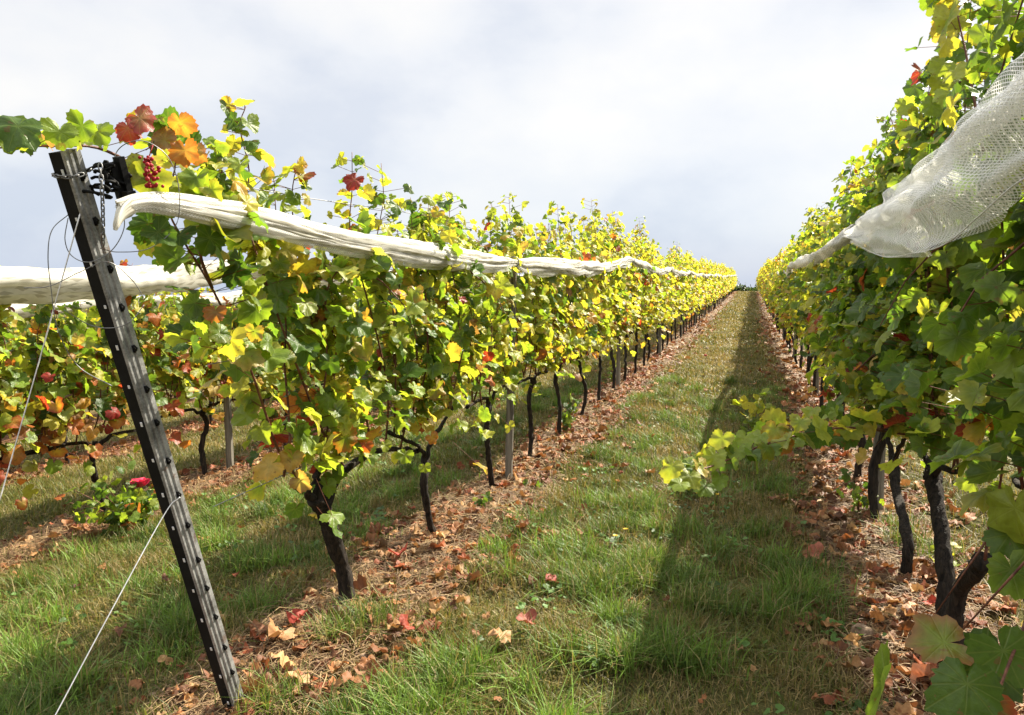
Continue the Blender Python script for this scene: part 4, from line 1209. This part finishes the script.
for rx, y0s in ((XL1 + .06, 1.4), (XR1 - .04, 1.2), (XL2, 2.0)):
    for (ya, yb, dn, ws) in [(1, 5, 2700, .0015), (5, 10, 900, .0022), (10, 22, 330, .004), (22, 60, 60, .009)]:
        n = int((yb - ya) * .95 * dn * (1 if rx != XL2 else .6))
        x = rx + rg.normal(0, .24, n); y = rg.uniform(max(ya, y0s), yb, n)
        k = rg.random(n) < (.10 + .9 * strip_mask(x, y)) * np.clip(.35 + 1.3 * vnoise(x * 3, y * 2.2, 41), 0, 1); x, y = x[k], y[k]; n = len(x)
        r = rg.random((n, 1))
        r = r ** 1.7; col = np.array([.10, .055, .03]) * (1 - r) + np.array([.37, .255, .125]) * r
        L = (.04 + .24 * rg.random(n) ** 2.2) * (1 if ya < 10 else 1.4)
        sa.add(*straws(rg, x, y, L, ws * (.5 + .8 * rg.random(n)), .012 + .035 * rg.random(n), col))
tag(sa.build('dry_straw', M_DRY), 'dry straw and pruned twigs strewn along the bare strips under the vines', 'straw', kind='stuff')

fl = {0: Leaves(), 1: Leaves(), 2: Leaves()}
def drop_leaf(x, y, lod, big=1.0, colr=None, lift=0.0):
    r = rg.random()
    c = colr if colr is not None else (np.array([(.26, .108, .040), (.29, .148, .057), (.17, .066, .028), (.22, .062, .025), (.32, .185, .080), (.11, .046, .021), (.24, .10, .037)][rg.integers(7)]) * (.7 + .5 * rg.random()))
    n = np.array([rg.normal(0, .45), rg.normal(0, .45), 1.0]); a = rg.random() * 6.28
    fl[lod].add(np.array([x, y, zgf(x, y) + .022 + .02 * rg.random() + lift]), n, np.array([math.cos(a), math.sin(a), rg.normal(0, .2)]), (.024 + .034 * rg.random() + (.036 if rg.random() < .34 or colr is not None else 0)) * big, c, c * (.6 + .7 * rg.random()), 1.25)
for rx, f in ((XL1 + .08, 1), (XR1 - .05, 1.15), (XL2 + .05, .8), (XL3, .5)):
    for (ya, yb, dn, lod) in [(1.2, 5.5, 420, 1), (5.5, 12, 230, 1), (12, 28, 70, 2), (28, 70, 16, 2)]:
        if rx == XL3 and ya > 12: continue
        n = int((yb - ya) * .8 * dn * f)
        for q in range(n):
            x, y = rx + rg.normal(0, .25), rg.uniform(ya, yb)
            if rg.random() < .75 - .6 * vnoise(np.array([x * 2.5]), np.array([y * 1.8]), 44)[0] + .25: drop_leaf(x, y, lod, 1 if ya < 5 else (1.2 if ya < 12 else 1.7))
for q in range(170):
    x, y = (rg.uniform(-1.3, .4) if q % 2 else rg.uniform(-3.8, -1.9)), 1.6 + 16 * rg.random() ** 1.3
    drop_leaf(x, y, 1, .75, lift=.02)
for (px, py, c, b) in [(652, 443, (.36, .10, .04), 1.0), (500, 652, (.36, .20, .09), 1.2), (528, 640, (.28, .08, .05), .9), (280, 648, (.34, .18, .08), 1.2), (285, 672, (.38, .21, .09), 1.15), (300, 690, (.36, .20, .09), 1.2),
                       (300, 632, (.26, .04, .025), 1.2), (405, 645, (.25, .05, .03), 1.0), (400, 567, (.28, .05, .035), 1.0), (875, 625, (.46, .19, .05), .8), (930, 610, (.36, .05, .025), 1.0), (910, 617, (.42, .25, .15), .9),
                       (855, 658, (.42, .22, .07), .8), (925, 693, (.42, .15, .08), 1.6), (848, 545, (.42, .15, .05), .9), (890, 530, (.32, .06, .03), 1.0), (756, 322, (.32, .06, .03), .9), (705, 358, (.34, .06, .03), 1.0), (553, 590, (.22, .04, .03), .8), (815, 560, (.3, .1, .06), 1.3)]:
    d = ray(px, py); p = CAM + d * (CAM_H / -d[2])
    drop_leaf(p[0], p[1], 1, b, np.array(c), .03)
Vs, Ts, Cs, n0 = [], [], [], 0
for lod in (1, 2):
    V, T, c, uv = fl[lod].mesh(lod, rg, .085); Vs.append(V); Ts.append(T + n0); Cs.append(c); n0 += len(V)
tag(mk('fallen_leaves', np.concatenate(Vs), np.concatenate(Ts), M_DRY, col=np.concatenate(Cs)), 'curled brown and orange leaves fallen on the bare strips under the vines', 'leaves', kind='stuff')

# clods and pebbles
def lump(rng, c, s, seg=7):
    zs = np.linspace(0, PI, seg)
    P = [np.array([0, 0, math.cos(a)]) for a in zs]
    V, T = tube(P, [max(math.sin(a), .02) for a in zs], 9, False)
    V = V * (1 + .18 * (vnoise(V[:, 0] * 2.3 + rng.random() * 9, V[:, 1] * 2.3 + V[:, 2] * 1.7, 7) - .5)[:, None] * 2)
    return V * np.asarray(s) + np.asarray(c), T
m = MB()
for q in range(900):
    rx = (XR1, XL1, XR1)[q % 3]
    x, y = rx + rg.normal(0, .22), 1.5 + 6 * rg.random() ** 1.4
    s = .007 + .014 * rg.random() ** 2
    m.add(*lump(rg, (x, y, zgf(x, y) + s * .3), (s, s * (.7 + .5 * rg.random()), s * .7), 5))
tag(m.build('pebbles', M_STONE), 'small brown clods and pebbles on the bare strips', 'pebbles', kind='stuff')
for (px, py, s, lab) in [(861, 636, (.045, .035, .036), 'largest rounded brown stone on the bare strip by the right vines'), (853, 647, (.020, .016, .015), 'small brown stone right below the largest rounded stone'),
                         (912, 585, (.028, .024, .022), 'brown stone at the foot of the curved single-trunk vine'), (824, 592, (.03, .024, .018), 'flat brown stone at the grass edge of the right strip'),
                         (895, 672, (.022, .02, .016), 'brown stone low on the right strip before the corner leaves')]:
    d = ray(px, py); p = CAM + d * (CAM_H / -d[2])
    V, T = lump(rg, (0, 0, s[2] * .5), s, 10)
    tag(mk('stone', V, T, M_STONE, loc=(p[0], p[1], zgf(p[0], p[1]))), lab, 'stone', 'stones on the bare strip')

# ------------------------------------------------------------------ rose bush at the end of the second row
d = ray(128, 538); pr_ = CAM + d * 4.75; pr_[2] = zgf(pr_[0], pr_[1])
rose = empty('rose_bush', pr_, 'small rose bush with one pink-red bloom at the near end of the second left row', 'rose bush')
rr_ = np.random.default_rng(8); lvr = Leaves()
tips = []
for k in range(9):
    a = rr_.random() * 6.28; L = .20 + .16 * rr_.random(); sp = .14 + .26 * rr_.random()
    P = spline(np.array([[0, 0, -.03], [math.cos(a) * sp * .3, math.sin(a) * sp * .3, L * .5], [math.cos(a) * sp, math.sin(a) * sp, L]]), 5)
    if k == 0:
        e_ = at_d(140, 487, 4.75) - pr_
        P = spline(np.array([[0, 0, -.03], e_ * [.6, .6, .5], e_]), 5)
    V, T = tube(P, np.linspace(.005, .002, len(P)), 5); mk('stem', V, T, M_CANE, rose)
    tips.append(P[-1])
    for q in range(26):
        f = .25 + .75 * rr_.random(); b = P[int(f * (len(P) - 1))] + rr_.normal(0, .045, 3)
        if b[2] < .02: b[2] = .02
        c = np.array(LIME[rr_.integers(3)] if rr_.random() < .6 else GREEN[rr_.integers(3)])
        if rr_.random() < .07: c = np.array(WARM[0])
        lvr.add(b, rr_.normal(0, .6, 3) + [0, -.3, .8], rr_.normal(0, 1, 3), .05 + .03 * rr_.random(), c, c * .9, .8)
V, T, c, uv = lvr.mesh(1, rr_); mk('foliage', V, T, M_LEAF, rose, col=c, uv=uv)
fb = MB()
for ring, (n, rad, tilt) in enumerate([(5, .055, .7), (5, .043, 1.0), (4, .028, 1.3)]):
    for k in range(n):
        a = k * 2 * PI / n + ring * .5
        o_ = np.array([math.cos(a), math.sin(a), 0]); s_ = np.array([-math.sin(a), math.cos(a), 0])
        g = []
        for i in range(4):
            f = i / 3
            for j in range(5):
                w = (j - 2) / 2
                g.append(tips[0] + o_ * (rad * f * math.cos(tilt * f)) + np.array([0, 0, rad * f * math.sin(tilt * .8 + f * .5)]) + s_ * (w * rad * .75 * math.sin(min(1, f * 1.15 + .05) * 1.9)) - o_ * (abs(w) * -.15 * rad * f))
        Q = [(i * 5 + j, i * 5 + j + 1, i * 5 + j + 6, i * 5 + j + 5) for i in range(3) for j in range(4)]
        fb.add(np.array(g), np.array(Q))
fb.build('flower', M_ROSE, rose)
# dry straw mulch around it and broad-leaved weeds along the strips
def weed(px, py, depth, n, sz, sp, hgt, label, cols, seed):
    rw = np.random.default_rng(seed)
    d_ = ray(px, py); p = CAM + d_ * (CAM_H / -d_[2]) if depth is None else CAM + d_ * depth
    p[2] = zgf(p[0], p[1])
    root = empty('leafy_weed', p, label, 'weed', 'leafy weeds on the bare strips')
    l = Leaves(); m = MB()
    for k in range(5):
        a = rw.random() * 6.28; e_ = np.array([math.cos(a) * sp, math.sin(a) * sp, hgt * (.6 + .5 * rw.random())])
        P = spline(np.array([[0, 0, -.02], e_ * [.35, .35, .6], e_]), 4); m.tube(P, np.linspace(.003, .0012, len(P)), 5)
        for q in range(n // 5):
            b = P[rw.integers(2, len(P))] + rw.normal(0, .02, 3); c = np.array(cols[rw.integers(len(cols))])
            l.add(b, rw.normal(0, .5, 3) + [0, -.4, .8], rw.normal(0, 1, 3), sz * (.6 + .6 * rw.random()), c, c, .7)
    m.build('stem', M_CANE, root)
    V, T, c, uv = l.mesh(1, rw); mk('foliage', V, T, M_LEAF, root, col=c, uv=uv)
weed(860, 515, None, 40, .05, .08, .24, 'leafy green weed clump in front of the grey stake of the right row', LIME + GREEN, 1)
weed(566, 436, None, 40, .07, .10, .32, 'pale leafy weed between the trunks beyond the first stake of the netted row', LIME + GREEN, 2)
weed(612, 385, None, 45, .08, .12, .45, 'yellow-green leafy sucker under the netted row higher up the path', LIME + YELL, 3)
weed(532, 488, None, 12, .06, .05, .08, 'tiny dark green seedling on the strip just past the first grey stake', GREEN, 4)
weed(482, 510, None, 14, .06, .06, .08, 'small green seedling at the foot of the third trunk of the netted row', GREEN + LIME, 5)
weed(755, 345, 6.6, 30, .10, .16, .42, 'pale leafy sucker standing out into the path from the right row', LIME + YELL, 6)
weed(748, 372, 6.0, 14, .08, .14, .10, 'low green weed in the shaded right side of the grass path', GREEN + LIME, 7)
weed(935, 575, None, 26, .05, .06, .16, 'yellow-green sprout between the two trunks of the right row', LIME + YELL, 9)
# dandelions in the path
for (px, py) in [(624, 543), (614, 550), (716, 508), (696, 506), (728, 473), (775, 461)]:
    d = ray(px, py); p = CAM + d * (CAM_H / -d[2]); p[2] = zgf(p[0], p[1])
    rt = empty('dandelion', p, 'small yellow dandelion flower open in the grass path', 'dandelion', 'dandelions in the grass path')
    m = MB(); m.tube([(0, 0, 0), (.004, .002, .05), (.006, .004, .085)], .0016, 5); m.build('stem', M_GRASS, rt)
    m = MB()
    for k in range(18):
        a = k * 2.4; r_ = .004 + .010 * (k / 18)
        o_ = np.array([math.cos(a), math.sin(a), 0]); s_ = np.array([-math.sin(a), math.cos(a), 0]) * .003
        c = np.array([.006, .004, .086])
        m.add([c, c + o_ * r_ * .7 + s_ + [0, 0, .004], c + o_ * r_ * 1.25 + [0, 0, .003], c + o_ * r_ * .7 - s_ + [0, 0, .004]], [[0, 1, 2, 3]])
    m.build('flower', M_DANDE, rt)

# dark hedge on the crest at the end of the lane
rh = np.random.default_rng(71); lh = Leaves()
hx, hy = -1.6, CREST + 2.5
for q in range(1500):
    p = np.array([rh.uniform(-2.2, 2.2), rh.normal(0, .35), 0]); p[2] = abs(rh.normal(0, .22)) * (1 + .4 * math.sin(p[0] * 3.1)) 
    c = np.array([.022, .042, .012]) * (.6 + rh.random())
    lh.add(p, rh.normal(0, 1, 3) + [0, -.4, .5], rh.normal(0, 1, 3), .18, c, c, 1)
hr = empty('hedge', (hx, hy, zgf(hx, hy)), 'dark low hedge on the crest at the far end of the grass path', 'hedge')
V, T, c, uv = lh.mesh(2, rh); mk('foliage', V, T, M_LEAF, hr, col=c, uv=uv)
m = MB()
for q in range(9): m.tube([(-2 + q * .5, 0, -.1), (-2 + q * .5 + .05, 0, .3), (-2 + q * .5 - .05, .05, .7)], .03, 5)
m.build('stem', M_BARK, hr)
